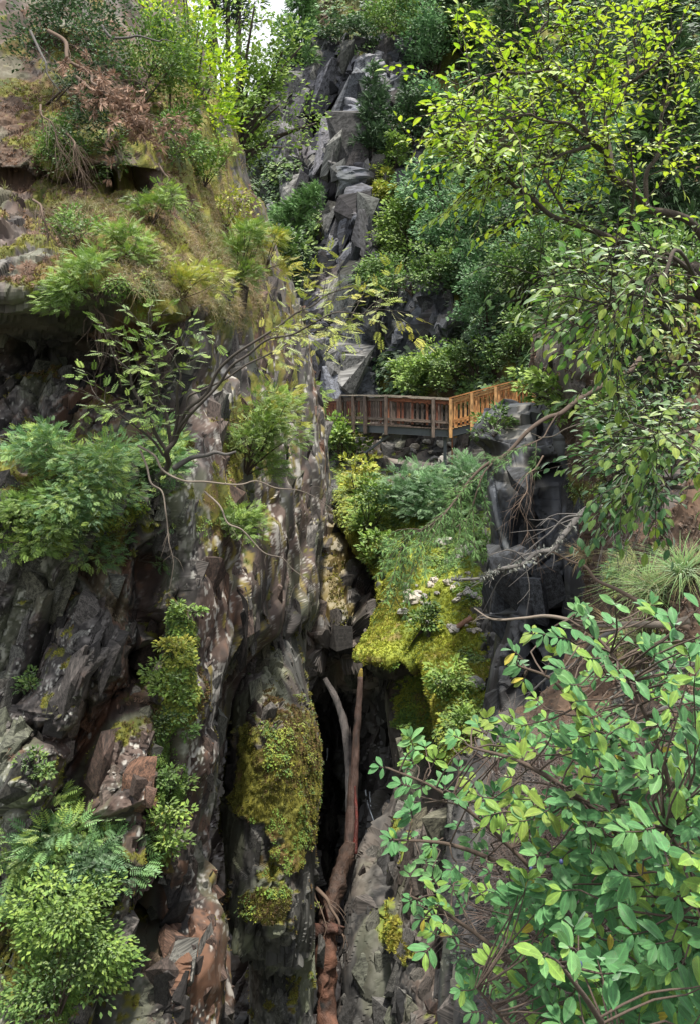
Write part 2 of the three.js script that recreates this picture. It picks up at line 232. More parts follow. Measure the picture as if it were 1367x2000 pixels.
    if (x > 300 && y > 1680) c = mix3(c, [.13, .066, .04], sstep(.3, .75, blob([[380, 1900, 60, 70, 1], [345, 1700, 30, 120, .5]], x, y) + .8 * fbm(p.x * 3, p.y * 1.4, p.z * 3, 4)) * .8);
    c = mix3(c, soilTone(p.x, p.y, p.z), soilMaskA(p, n, x, y)); return mix3(c, mossTone(p.x, p.y, p.z), maskA(p, n, x, y));
  }, stone(.03));

// ---- mossy pillar between the two dark clefts
const mossB = [[540, 1500, 70, 90, 1.1], [560, 1600, 60, 110, .7], [510, 1770, 50, 40, .9], [480, 1560, 40, 60, .6], [600, 1480, 26, 60, .7]];
const maskB = (p, n, x, y) => sstep(.42, .56, blob(mossB, x, y) + .9 * fbm(p.x * 1.9, p.y * 1.9, p.z * 1.9, 4) + .2 * noise(p.x * 8, p.y * 8, p.z * 8) + .2 * n.y);
const pillarRock = { ...leftRock, dip: unit(-.06, 1, 0), long: 3.2, sizes: [[1.3, .22], [.55, .5], [.22, .6]], rust: .15, brownness: .35, lichen: .5, dark: [.022, .022, .022], light: [.135, .135, .13] };
sheet('rock_pillar', colsA([
  [1190, [520, 28], [470, 24], [500, 21.5], [540, 21], [580, 22.5], [600, 26], [580, 30]],
  [1330, [470, 23.6], [448, 19.6], [478, 18.2], [525, 18], [572, 18.8], [598, 21.5], [585, 25.5]],
  [1440, [470, 22.6], [450, 18.6], [475, 17.2], [530, 16.6], [590, 17.4], [616, 19.8], [595, 23.8]],
  [1600, [460, 22.2], [436, 18.2], [465, 16.8], [530, 16.2], [592, 16.9], [617, 19.2], [595, 23.2]],
  [1720, [460, 21.8], [444, 17.8], [466, 16.5], [530, 16], [588, 16.6], [614, 19], [595, 23]],
  [1800, [470, 21.3], [446, 17.3], [475, 16.2], [530, 15.8], [584, 16.4], [614, 18.8], [595, 22.8]],
  [1856, [490, 21.4], [476, 17.4], [500, 16.7], [540, 16.4], [584, 16.8], [614, 18.8], [595, 22.8]],
  [1890, [500, 22.6], [488, 18.6], [508, 17.8], [545, 17.4], [588, 17.6], [614, 18.8], [595, 22.8]],
  [2250, [500, 22], [490, 18], [510, 17.2], [548, 16.8], [590, 17], [614, 18.4], [595, 22.4]]]), 190, 420,
  (p, x, y, n) => { const m = maskB(p, n, x, y); return (1 - .7 * m) * (1 - .65 * sstep(.4, .75, Math.abs(n.x)) * 1.35) * rockHeight(p, pillarRock) + m * (.07 + .1 * fbm(p.x * 3, p.y * 3, p.z * 3, 3) + .03 * noise(p.x * 12, p.y * 12, p.z * 12)); },
  (p, n, x, y) => mix3(rockColor(p, n, pillarRock), mossTone(p.x, p.y, p.z), maskB(p, n, x, y)), stone(.025));

// ---- inner wall of the gorge with the dark slot
const slotRock = { dip: unit(.1, 1, 0), long: 2, sizes: [[2.2, .36], [1, .5], [.4, .55]], fold: .15, foldF: .5, fine: 1, dark: [.03, .027, .026], light: [.2, .175, .16], brown: [.14, .09, .065], brownness: .55, rust: .2, streak: .5, pale: .12, lichen: .2 };
const slotWetShade = (p, x, y) => sstep(.3, .6, sstep(1290, 1400, y + 40 * fbm(p.x, p.y, p.z, 3)) + .25 * fbm(p.x * 1.5, p.y * .7, p.z * 1.5, 3));  // wet rock, with the shade of the deep slot also painted into its colour
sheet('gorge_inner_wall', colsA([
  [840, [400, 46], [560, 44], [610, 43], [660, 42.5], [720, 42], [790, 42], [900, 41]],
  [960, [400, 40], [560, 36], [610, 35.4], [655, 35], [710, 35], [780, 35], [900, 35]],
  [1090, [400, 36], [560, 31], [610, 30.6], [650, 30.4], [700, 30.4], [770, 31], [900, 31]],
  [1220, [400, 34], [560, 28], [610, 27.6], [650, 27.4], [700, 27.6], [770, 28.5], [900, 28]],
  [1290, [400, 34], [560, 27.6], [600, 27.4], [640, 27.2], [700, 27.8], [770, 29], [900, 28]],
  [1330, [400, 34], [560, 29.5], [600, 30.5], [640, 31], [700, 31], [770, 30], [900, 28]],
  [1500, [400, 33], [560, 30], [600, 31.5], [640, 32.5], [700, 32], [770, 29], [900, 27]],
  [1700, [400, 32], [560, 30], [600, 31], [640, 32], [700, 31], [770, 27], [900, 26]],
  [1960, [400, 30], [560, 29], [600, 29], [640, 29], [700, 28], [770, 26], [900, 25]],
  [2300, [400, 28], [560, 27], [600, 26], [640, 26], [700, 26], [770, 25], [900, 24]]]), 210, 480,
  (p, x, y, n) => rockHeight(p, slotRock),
  (p, n, x, y) => { let c = rockColor(p, n, slotRock); c = mix3(c, [.16, .12, .03], sstep(.2, .4, blob([[660, 1090, 40, 120, .5], [650, 1180, 30, 60, .5]], x, y) + .5 * fbm(p.x * 2, p.y, p.z * 2, 3) - .1) * .7); const w = slotWetShade(p, x, y); return mix3(c, [c[0] * .2, c[1] * .2, c[2] * .22], w); }, stone(.03, .55));  // lower wall darkened for wetness and for painted slot shade

// ---- grey rock face at the head of the gorge
const backRock = { dip: unit(.12, 1, .1), long: 1.7, layer: unit(.7, -.6, .4), cross: unit(.35, .5, .8), step: 1.1, tilt: .22, sizes: [[3.2, .26], [1.5, .34], [.7, .34], [.32, .3]], fold: .06, foldF: .3, fine: 1.5, dark: [.016, .018, .024], light: [.15, .16, .195], brown: [.16, .13, .12], brownness: .3, rust: .08, streak: .75, pale: .35, lichen: .15 };
sheet('cliff_back', colsA([
  [30, [300, 62, 190], [440, 58, 170], [540, 55, 130], [600, 53, 50], [650, 52, 48], [720, 52.5, 50], [800, 54, 60], [900, 56, 60]],
  [130, [300, 60, 90], [440, 56.5, 80], [540, 53.5, 60], [600, 51.5, 20], [650, 50.5, 0], [720, 51, 0], [800, 52, 0], [900, 53, 0]],
  [240, [300, 59], [440, 55], [540, 52], [600, 51], [650, 52], [700, 49.5], [780, 50], [900, 50]],
  [380, [300, 57], [440, 53], [540, 50], [600, 49], [660, 48.8], [710, 48], [780, 48.5], [900, 48]],
  [520, [300, 55], [440, 51], [540, 49], [600, 47.5], [660, 46.2], [720, 46.4], [780, 46.5], [900, 45]],
  [660, [300, 53], [440, 49], [540, 47], [600, 44.6], [660, 43], [720, 43.4], [780, 44], [900, 43]],
  [760, [300, 51], [440, 47], [540, 45], [600, 42.6], [660, 41.6], [720, 41.8], [780, 42], [900, 41]],
  [900, [300, 49], [440, 45], [540, 43], [600, 41], [660, 40], [720, 40], [780, 40], [900, 40]]]), 240, 420,
  (p, x, y, n) => rockHeight(p, backRock) * 1.25 + folds([fold(-1.1, 26, 30, [[640, 130], [620, 230], [590, 320], [640, 400]]), fold(-1, 16, 20, [[760, 640], [740, 720], [745, 790]]), fold(1.2, 30, 30, [[690, 240], [690, 420], [720, 560]])], x, y),
  (p, n, x, y) => { let c = rockColor(p, n, backRock); c = mix3(c, [.3, .3, .34], .75 * sstep(.4, .6, blob([[735, 150, 70, 70, 1], [560, 300, 30, 60, .5]], x, y) + .5 * fbm(p.x, p.y, p.z, 4))); return mix3(c, mossTone(p.x, p.y, p.z), sstep(.35, .5, blob([[590, 470, 40, 90, .8], [560, 560, 30, 60, .8], [480, 300, 60, 90, .5], [690, 100, 60, 20, .7]], x, y) + .6 * fbm(p.x * .8, p.y * .8, p.z * .8, 4)) * .9); }, stone(.04));

// ---- wooded slope behind and above the walkway
const backSoil = [[880, 480, 60, 120, .5], [930, 600, 60, 80, .6], [760, 250, 60, 60, .6]], outcrops = [[830, 320, 60, 40, 1], [800, 610, 60, 60, 1.3], [880, 600, 26, 70, 1], [760, 130, 70, 60, 1.1], [820, 690, 60, 30, .7], [790, 360, 40, 30, .7]];
sheet('slope_back', colsA([
  [-300, [600, 76], [690, 74], [780, 72], [900, 70], [1100, 66], [1600, 60]],
  [60, [610, 60], [690, 56], [780, 55], [900, 54], [1100, 50], [1600, 44]],
  [150, [700, 57], [745, 53.5], [800, 53], [900, 52], [1100, 47], [1600, 41]],
  [300, [700, 54], [735, 50.5], [800, 49], [900, 47.5], [1100, 43], [1600, 36]],
  [430, [710, 52], [740, 48], [800, 46], [900, 44], [1100, 40], [1600, 33]],
  [550, [730, 50], [765, 46], [820, 43.6], [900, 42], [1060, 37.5], [1600, 29]],
  [680, [740, 46], [772, 43.2], [830, 41.2], [900, 40], [1040, 35.6], [1600, 27]],
  [780, [740, 43], [775, 40.6], [840, 39], [900, 38], [1020, 35], [1600, 26]],
  [900, [720, 46], [775, 44.5], [840, 43.5], [900, 42], [1020, 38], [1600, 29]]]), 260, 300,
  (p, x, y, n) => { const r = sstep(.35, .6, blob(outcrops, x, y) + .4 * fbm(p.x * .5, p.y * .5, p.z * .5, 3)); return r * (.5 + rockHeight(p, backRock)) + (1 - r) * .9 * fbm(p.x * .5, p.y * .5, p.z * .5, 5); },
  (p, n, x, y) => { const r = sstep(.4, .5, blob(outcrops, x, y) + .4 * fbm(p.x * .5, p.y * .5, p.z * .5, 3)); let s = soilTone(p.x * .6, p.y * .6, p.z * .6); s = mix3(s, mossTone(p.x * .5, p.y * .5, p.z * .5), sstep(-.1, .1, fbm(p.x * .7 + 3, p.y * .7, p.z * .7, 4) + .15)); return mix3([s[0] * .8, s[1] * .8, s[2] * .8], rockColor(p, n, backRock), r); }, stone(.05), 8);

// ---- slope under the walkway, moss ledge and right wall of the slot
const mossF = [[800, 1240, 120, 50, 1.2], [740, 1265, 50, 26, 1.2], [860, 1330, 60, 100, 1.1], [800, 1180, 60, 70, .8], [700, 980, 40, 100, 1], [690, 880, 50, 60, .7], [890, 1420, 60, 80, 1.5], [870, 1340, 70, 80, .8], [795, 1400, 28, 60, .7], [900, 1180, 60, 90, .6], [810, 1080, 90, 50, .8], [790, 1640, 40, 60, .34], [770, 1800, 50, 70, .3], [760, 1040, 60, 50, .8], [880, 980, 80, 60, .8]];
const maskF = (p, n, x, y) => sstep(.42, .56, blob(mossF, x, y) + .8 * fbm(p.x * 1.2, p.y * 1.2, p.z * 1.2, 4) + .15 * noise(p.x * 6, p.y * 6, p.z * 6) + .25 * n.y - .1);
const midRock = { dip: unit(.14, 1, -.05), long: 2.4, sizes: [[1.8, .3], [.8, .5], [.34, .55]], fold: .12, foldF: .6, fine: 1, dark: [.016, .016, .018], light: [.115, .112, .11], brown: [.12, .09, .07], brownness: .4, rust: .15, streak: .6, pale: .35, lichen: .3 };
sheet('slope_below_walkway', colsA([
  [800, [650, 45], [610, 41], [680, 40], [760, 39.6], [850, 39], [950, 36], [1100, 32]],
  [850, [660, 44], [622, 40.4], [685, 39.6], [760, 39.4], [850, 39], [950, 36.4], [1100, 32]],
  [890, [665, 43], [630, 39], [690, 38.6], [760, 38.8], [850, 38.4], [950, 35.4], [1100, 30]],
  [928, [665, 40], [640, 36.6], [692, 36.2], [760, 36.2], [850, 35.6], [950, 33], [1100, 29]],
  [985, [690, 36.4], [655, 32.8], [700, 31.4], [760, 30.8], [850, 30.4], [950, 29.2], [1100, 28]],
  [1060, [730, 34.4], [692, 30.4], [724, 29.2], [780, 28.2], [860, 27.6], [950, 27], [1100, 26.4]],
  [1130, [770, 32.6], [734, 28.6], [752, 27.6], [800, 26.4], [870, 25.6], [950, 25.2], [1100, 25]],
  [1200, [780, 31], [746, 27], [757, 26], [800, 25], [870, 24.3], [950, 24], [1100, 24]],
  [1255, [760, 29.6], [714, 25.6], [726, 24.6], [785, 23.7], [860, 23.2], [950, 23], [1100, 23]],
  [1290, [760, 28.2], [704, 24.2], [724, 23.1], [790, 22.7], [855, 22.4], [945, 22.2], [1100, 22]],
  [1328, [790, 29.4], [744, 25.4], [765, 24.6], [812, 23], [855, 21.4], [945, 21], [1100, 21.5]],
  [1420, [800, 28.8], [758, 24.8], [772, 23.6], [822, 22.9], [850, 19.9], [945, 19.3], [1100, 21]],
  [1520, [800, 28.4], [768, 24.4], [782, 22.8], [815, 21.6], [850, 18.5], [945, 17.9], [1100, 18.4]],
  [1590, [790, 27.8], [748, 23.8], [772, 22.4], [810, 20.9], [850, 18.2], [940, 17.6], [1100, 18]],
  [1660, [760, 26.6], [700, 22.6], [735, 21.4], [790, 20.2], [840, 18], [940, 17.4], [1100, 17.6]],
  [1800, [740, 25.4], [672, 21.4], [715, 20], [770, 19.2], [830, 18.4], [940, 17.6], [1100, 18]],
  [1960, [730, 24.6], [668, 20.6], [715, 19.2], [770, 18.4], [830, 17.6], [940, 17], [1100, 17]],
  [2300, [720, 24], [660, 20], [715, 18.4], [770, 17.6], [830, 17], [940, 16.5], [1100, 16]]]), 270, 620,
  (p, x, y, n) => { const m = maskF(p, n, x, y); return (1 - .75 * m) * (1 - .65 * sstep(.5, .85, Math.abs(n.x)) * 1.3) * rockHeight(p, midRock) + folds([fold(-1.3, 12, 12, [[796, 1295], [822, 1380], [836, 1450]]), fold(-.6, 14, 14, [[750, 1660], [735, 1760], [740, 1960]]), fold(-.9, 22, 26, [[845, 1500], [850, 1700], [840, 1960]])], x, y) + m * (.12 + .22 * fbm(p.x * 1.3, p.y * 1.3, p.z * 1.3, 4) + .05 * noise(p.x * 6, p.y * 6, p.z * 6)); },
  (p, n, x, y) => {
    let c = rockColor(p, n, midRock); c = mix3(c, [.13, .115, .09], blob([[700, 1800, 22, 180, 1], [760, 1760, 20, 90, .8]], x, y) * .5 * sstep(-.2, .2, fbm(p.x * 2, p.y * .7, p.z * 2, 3)));
    if (y > 840 && y < 1300 && x > 800) c = mix3(c, [.33, .3, .26], .6 * blob([[880, 1090, 60, 70, 1], [900, 1210, 50, 40, .7]], x, y));
    const mt = mossTone(p.x * .7, p.y * .7, p.z * .7), g = 1.7; return mix3(c, [mt[0] * g * .92, mt[1] * g * 1.1, mt[2] * g], maskF(p, n, x, y));
  }, stone(.035));

// ---- dark blocky rock on the right bank
const blockRock = { dip: unit(-.1, 1, .1), long: 1.6, layer: unit(.7, .45, .5), cross: unit(-.6, .2, .75), sizes: [[1.9, .55], [.9, .42], [.35, .2]], fold: .04, foldF: .4, fine: .5, step: 1, tilt: .25, dark: [.022, .025, .032], light: [.085, .095, .115], brown: [.07, .06, .052], brownness: .25, rust: 0, streak: .7, pale: .05, lichen: .06 };
sheet('rock_right_bank', colsA([
  [806, [960, 30], [975, 26], [1000, 23.4], [1050, 22.4], [1110, 21.6], [1200, 20], [1300, 18]],
  [806, [945, 26.6], [948, 22.6], [975, 20.8], [1040, 20], [1110, 19], [1200, 17.6], [1300, 16]],
  [850, [930, 25.2], [918, 21.2], [945, 19.8], [1010, 19], [1090, 18], [1200, 16.6], [1300, 15]],
  [885, [960, 24.8], [948, 20.8], [962, 19.6], [1010, 18.6], [1090, 17.8], [1200, 16.4], [1300, 15]],
  [960, [965, 24.2], [949, 20.2], [968, 18.8], [1030, 18], [1090, 18.2], [1180, 16.8], [1300, 15]],
  [1060, [975, 23.8], [958, 19.8], [978, 18.6], [1040, 18.2], [1100, 17.6], [1180, 16.2], [1300, 15]],
  [1130, [980, 23.6], [962, 19.6], [985, 18.4], [1040, 17.4], [1100, 17.2], [1170, 16], [1300, 15]],
  [1220, [980, 23.2], [966, 19.2], [985, 17.8], [1030, 17], [1090, 17.4], [1170, 15.6], [1300, 14]],
  [1300, [975, 22.6], [956, 18.6], [978, 17.2], [1030, 17.2], [1090, 16.6], [1170, 15], [1300, 14]],
  [1420, [955, 22], [938, 18], [960, 16.8], [1010, 16.2], [1080, 15.6], [1170, 14.4], [1300, 13]],
  [1600, [930, 20.8], [915, 16.8], [940, 15.4], [990, 14.8], [1060, 14.2], [1170, 13.4], [1300, 12]],
  [2000, [900, 18.8], [880, 14.8], [910, 13.4], [970, 12.8], [1060, 12.2], [1170, 11.4], [1300, 11]]]), 200, 420,
  (p, x, y, n) => rockHeight(p, blockRock) * (1 - .7 * sstep(.5, .8, Math.abs(n.y))) * (1 - .9 * sstep(.45, .8, -n.x)),
  (p, n, x, y) => { let c = rockColor(p, n, blockRock); const t = sstep(.35, .6, blob([[1010, 830, 60, 20, 1], [1020, 935, 60, 36, .8]], x, y) + .4 * fbm(p.x * 2, p.y * 2, p.z * 2, 3)); return mix3(c, mix3([.12, .11, .1], [.26, .25, .23], clamp(.5 + fbm(p.x * 6, p.y * 6, p.z * 6, 3), 0, 1)), t * .85); }, stone(.015, .62));

// ---- brown hillside on the right
const hillRock = { ...midRock, dip: unit(.2, 1, .2), long: 1.5, sizes: [[1.4, .24], [.5, .3]] };
const hillOut = [[1100, 690, 60, 60, 1.2], [1300, 930, 60, 70, .9], [900, 1700, 110, 380, 1.4], [1080, 780, 60, 40, .8], [1000, 1600, 80, 200, .5]], hillMoss = [[1340, 640, 130, 130, .8], [1230, 560, 120, 60, .6], [1300, 1160, 80, 120, .5], [1190, 1120, 40, 40, .5], [1150, 960, 50, 40, .5], [1290, 1290, 60, 60, .6]];
sheet('hillside_right', colsA([
  [600, [1045, 24, 10], [1075, 20, 0], [1130, 17.5, -40], [1230, 15.2, -60], [1340, 13, -70], [1700, 9, -80]],
  [650, [1040, 22.6], [1070, 18.6], [1120, 15.8], [1220, 13.8], [1340, 11.6], [1700, 8.5]],
  [720, [1030, 22], [1060, 18], [1110, 15.6], [1220, 13], [1340, 10.8], [1700, 8]],
  [800, [1060, 22.6], [1085, 18.6], [1130, 15.4], [1220, 12.4], [1340, 10.2], [1700, 7.7]],
  [900, [1100, 22], [1115, 18], [1150, 14.8], [1230, 11.6], [1340, 9.6], [1700, 7.4]],
  [1050, [1120, 20.6], [1135, 16.6], [1165, 13.6], [1240, 10.6], [1340, 8.6], [1700, 6.8]],
  [1200, [1130, 19], [1140, 15], [1175, 12.2], [1245, 9.6], [1340, 7.8], [1700, 6.2]],
  [1330, [1100, 18.4], [1100, 14.4], [1150, 11.4], [1230, 8.9], [1340, 7.1], [1700, 5.8]],
  [1450, [940, 17], [950, 13], [1040, 10.4], [1180, 8.2], [1340, 6.5], [1700, 5.4]],
  [1600, [890, 15.4], [895, 11.4], [960, 9.2], [1120, 7.4], [1340, 5.9], [1700, 5]],
  [1800, [870, 14.2], [878, 10.2], [935, 8.2], [1100, 6.6], [1340, 5.4], [1700, 4.6]],
  [2000, [860, 13.4], [868, 9.4], [925, 7.6], [1090, 6], [1340, 5], [1700, 4.3]],
  [2400, [860, 13], [868, 9], [925, 7], [1090, 5.5], [1340, 4.5], [1700, 4]]]), 200, 420,
  (p, x, y, n) => { const r = sstep(.35, .55, blob(hillOut, x, y) + .3 * fbm(p.x, p.y, p.z, 3)); return r * rockHeight(p, hillRock) * (1 - .6 * sstep(.5, .85, -n.x)) + (1 - r) * (.3 * fbm(p.x * 1.4, p.y * 1.4, p.z * 1.4, 5)); },
  (p, n, x, y) => { const r = sstep(.4, .5, blob(hillOut, x, y) + .3 * fbm(p.x, p.y, p.z, 3)), m = sstep(.38, .55, blob(hillMoss, x, y) + .7 * fbm(p.x * 2, p.y * 2, p.z * 2, 4)); let s = soilTone(p.x * 1.4, p.y * 1.4, p.z * 1.4); s = mix3(s, mossTone(p.x * 1.3, p.y * 1.3, p.z * 1.3), m * .85); return mix3(s, rockColor(p, n, hillRock), r); }, stone(.03));

// ---- broken blocks standing out of the rock faces
{
  const R = rng(8080), sp = (() => { const n = 128, d = new Uint8Array(n * n * 4); for (let y = 0; y < n; y++) for (let x = 0; x < n; x++) { const v = clamp(.76 + .2 * noise(x * .11, y * .11, 2) + .2 * noise(x * .31, y * .31, 5) + .2 * noise(x * .7, y * .7, 8) + (noise(x * .43 + 9, y * .43, 4) > .78 ? .3 : 0), .25, 1) * 255, k = (y * n + x) * 4; d[k] = v; d[k + 1] = v; d[k + 2] = v; d[k + 3] = 255; } const t = new THREE.DataTexture(d, n, n); t.colorSpace = THREE.SRGBColorSpace; t.wrapS = t.wrapT = THREE.MirroredRepeatWrapping; t.magFilter = THREE.LinearFilter; t.needsUpdate = true; return t; })();
  const shapes = []; for (let k = 0; k < 7; k++) {
    const pts = []; for (let i = 0; i < 11 + k % 3 * 2; i++) { const v = new THREE.Vector3(R() - .5, R() - .5, R() - .5), m = Math.max(Math.abs(v.x), Math.abs(v.y), Math.abs(v.z)); pts.push(v.multiplyScalar(.5 / m * (.8 + .2 * R()))); }
    const g = new ConvexGeometry(pts), a = g.attributes.position, uv = []; for (let i = 0; i < a.count; i++) uv.push((a.getX(i) * .8 + a.getZ(i) * .6) * 1.3 + k * .3, a.getY(i) * 1.5 + a.getZ(i) * .4); g.setAttribute('uv', new THREE.Float32BufferAttribute(uv, 2)); shapes.push(g);
  }
  const m = new THREE.MeshStandardMaterial({ color: 0xffffff, roughness: .85, flatShading: true, map: sp }), q = new THREE.Quaternion(), e = new THREE.Euler(), mx = new THREE.Matrix4(), col = new THREE.Color();
  for (const [name, mask, count, lo, hi, tall, rock, sink] of [
    ['cliff_back', (p, n, x, y) => x > 520 && x < 830 && y < 800 && y > 60, 620, .5, 2.1, 1.7, backRock, .3], ['slope_back', (p, n, x, y) => blob(outcrops, x, y) > .45, 160, .5, 1.5, 1.2, backRock, .3],
    ['rock_right_bank', (p, n, x, y) => x < 1170 && y > 835, 90, .5, 1.5, 1.7, blockRock, .4], ['gorge_inner_wall', (p, n, x, y) => x > 560 && x < 800 && y > 930 && y < 1960, 340, .25, .8, 1.9, slotRock, .34],
    ['slope_below_walkway', (p, n, x, y) => y > 1480 && x < 900 && maskF(p, n, x, y) < .2 || y < 925 && y > 850, 520, .25, .9, 2, midRock, .36], ['rock_pillar', (p, n, x, y) => maskB(p, n, x, y) < .2 && y > 1250, 260, .15, .5, 2.2, pillarRock, .38],
    ['cliff_left', (p, n, x, y) => y > 560 && x > 400 && p.z < -15.5 && p.z > -30 && n.x > 0, 620, .18, .6, 3, ridgeRock, .38], ['cliff_left', (p, n, x, y) => y > 640 && x > -40 && maskA(p, n, x, y) < .15 && p.z > -17, 900, .12, .5, 2, leftRock, .42], ['hillside_right', (p, n, x, y) => y > 1400 && x < 1000 || blob(hillOut, x, y) > .6, 160, .2, .7, 1.6, hillRock, .36]]) {
    const s = sheets[name], p = V(), n = V(), list = shapes.map(() => []); let done = 0, tries = 0;
    while (done < count && tries++ < count * 60) {
      const i = fl(R() * s.nu * s.nv), x = s.pxs[i * 2], y = s.pxs[i * 2 + 1]; p.fromArray(s.pos, i * 3); n.fromArray(s.N, i * 3); if (y < -20 || y > 2040 || !mask(p, n, x, y)) continue; done++;
      const size = lo * (hi / lo) ** (R() ** 1.6), up = V(...rock.dip).add(V((R() - .5) * .5, (R() - .5) * .3, (R() - .5) * .5)).normalize(), sx = V().crossVectors(up, n).normalize(), sz = V().crossVectors(sx, up); GAP = .02; const c = rockColor(p, n, rock); if (name === 'gorge_inner_wall') { const w = 1 - .8 * slotWetShade(p, x, y); c[0] *= w; c[1] *= w; c[2] *= w; }  // blocks in the slot take the same wet tone and painted shade
      list[done % 7].push([mx.clone().makeBasis(sx.multiplyScalar(size * (.7 + .6 * R())), up.multiplyScalar(size * tall * (.6 + .7 * R())), sz.multiplyScalar(size * (.6 + .3 * R()))).setPosition(p.clone().addScaledVector(n, -size * sink * (.7 + .5 * R()))), c]);
    }
    list.forEach((l, k) => { if (!l.length) return; const im = new THREE.InstancedMesh(shapes[k], m, l.length); l.forEach(([mat4, c], i) => { im.setMatrixAt(i, mat4); im.setColorAt(i, col.setRGB(...(k => [c[0] * k, c[1] * k, c[2] * k])(1.3 * Math.min(1, (name === 'cliff_back' ? .17 : .12) / Math.max(...c))))); }); im.name = 'broken_blocks'; im.userData.kind = 'stuff'; im.castShadow = im.receiveShadow = true; s.m.add(im); });
  }
}
// ---- unseen valley floor far below, added to block skylight from under the horizon
{ const g = new THREE.PlaneGeometry(700, 700, 40, 40); g.rotateX(-Math.PI / 2); const m = mesh('ground', g, mat(.05, .055, .035, 1)); m.position.set(0, -24, 0); m.userData.kind = 'structure'; }
// ---------------------------------------------------------------- leaves and stems
const UP = V(0, 1, 0);
function poly(verts, tris, uvs) { const g = new THREE.BufferGeometry(); g.setAttribute('position', new THREE.Float32BufferAttribute(verts, 3)); if (uvs) g.setAttribute('uv', new THREE.Float32BufferAttribute(uvs, 2)); g.setIndex(tris); g.computeVertexNormals(); return g; }
function leafShape(w, peak, foldUp, curl, seg = 5, stalk = .06) {        // along +y, one unit long, facing +z
  const v = [], f = [], uv = [];
  for (let i = 0; i <= seg; i++) {
    const t = i / seg, k = t < peak ? Math.sin(t / peak * Math.PI / 2) ** .8 : Math.cos((t - peak) / (1 - peak) * Math.PI / 2) ** .75, hw = i === 0 ? .012 : i === seg ? .004 : w / 2 * k, y = stalk + t * (1 - stalk), z = -curl * t * t;
    v.push(-hw, y, z + foldUp * hw, 0, y, z, hw, y, z + foldUp * hw); uv.push(.5 - .5 * k, t, .5, t, .5 + .5 * k, t);
    if (i) { const o = i * 3; f.push(o - 3, o - 2, o, o, o - 2, o + 1, o - 2, o - 1, o + 1, o + 1, o - 1, o + 2); }
  }
  return poly(v, f, uv);
}
function multi(parts) { const v = [], f = []; for (const [x, y, z, dx, dy, dz, nx, ny, nz, len, wid] of parts) { const d = V(dx, dy, dz).normalize(), s = V().crossVectors(d, V(nx, ny, nz)).normalize(), o = v.length / 3; v.push(x, y, z); for (const [t, h] of [[.45, .5], [.45, -.5], [1, 0]]) v.push(x + d.x * len * t + s.x * wid * h, y + d.y * len * t + s.y * wid * h, z + d.z * len * t + s.z * wid * h); f.push(o, o + 1, o + 3, o, o + 3, o + 2); } return poly(v, f); }
function pinnateShape(pairs, len, wid) { const p = []; for (let i = 0; i < pairs; i++) { const y = .18 + .72 * i / pairs, q = 1 - .45 * Math.abs(i / pairs - .4); for (const s of [-1, 1]) p.push([0, y, -.12 * y * y, s, .45, -.12, 0, 0, 1, len * q, wid * q]); } p.push([0, .86, -.1, 0, 1, -.1, 0, 0, 1, len * .9, wid]); p.push([0, 0, 0, 0, 1, -.1, 0, 0, 1, .92, .012]); return multi(p); }
function tuftShape(n, wid, spreadOut, seed, droop = 0) { const R = rng(seed), p = []; for (let i = 0; i < n; i++) { const a = R() * 6.283, s = spreadOut * (.3 + R()); p.push([Math.cos(a) * .06, 0, Math.sin(a) * .06, Math.cos(a) * s, 1 - droop * R(), Math.sin(a) * s, Math.cos(a + 1.3), .5, Math.sin(a + 1.3), .5 + R() * .5, wid]); } return multi(p); }
function rosetteShape(n, wid, seed) { const R = rng(seed), p = []; for (let i = 0; i < n; i++) { const a = R() * 6.283, y = .1 + .6 * R(), r = .1 + .3 * R(); p.push([Math.cos(a) * r, y, Math.sin(a) * r, Math.cos(a), .15 - .4 * R(), Math.sin(a), R() - .5, 1, R() - .5, .3 + R() * .25, wid * (.7 + .5 * R())]); } return multi(p); }
function bladeShape(n, seed, arch) {                        // arching grass
  const R = rng(seed), v = [], f = []; for (let i = 0; i < n; i++) { const a = R() * 6.283, L = .6 + .4 * R(), out = arch * (.4 + R()), w = .014, o = v.length / 3, cs = Math.cos(a), sn = Math.sin(a); for (let k = 0; k <= 4; k++) { const t = k / 4, r = out * t * t * L + .03, y = L * (t - out * .45 * t * t * t), ww = w * (1 - t) + .001; v.push(cs * r - sn * ww, y, sn * r + cs * ww, cs * r + sn * ww, y, sn * r - cs * ww); if (k) f.push(o + k * 2 - 2, o + k * 2 - 1, o + k * 2, o + k * 2, o + k * 2 - 1, o + k * 2 + 1); } } return poly(v, f); }
const GEO = {
  near: leafShape(.42, .62, .25, .2, 6), nearC: leafShape(.48, .58, .4, .34, 6), nearD: leafShape(.38, .6, .12, .05, 6), nearE: leafShape(.44, .66, .3, -.12, 6), nearB: leafShape(.5, .5, .2, .3, 5), tree: leafShape(.5, .45, .3, .22, 4), small: leafShape(.5, .5, .3, .1, 2), far: leafShape(.62, .5, .3, .1, 2, .02),
  pinnate: pinnateShape(6, .34, .1), fern: pinnateShape(9, .26, .085), rosette: rosetteShape(12, .26, 5), rosetteB: rosetteShape(9, .34, 9), moss: tuftShape(12, .2, .9, 3), needles: tuftShape(22, .035, .75, 8), needlesBig: tuftShape(16, .11, .9, 18, .5), grass: bladeShape(14, 6, .9), straw: bladeShape(9, 16, 1.4), tussock: bladeShape(70, 26, 1.25), dry: tuftShape(10, .12, .5, 41, .3) };
const leafy = (through, extra = {}) => new THREE.MeshPhysicalMaterial({ color: 0xffffff, roughness: .92, transmission: through, thickness: 0, side: THREE.DoubleSide, ...extra });
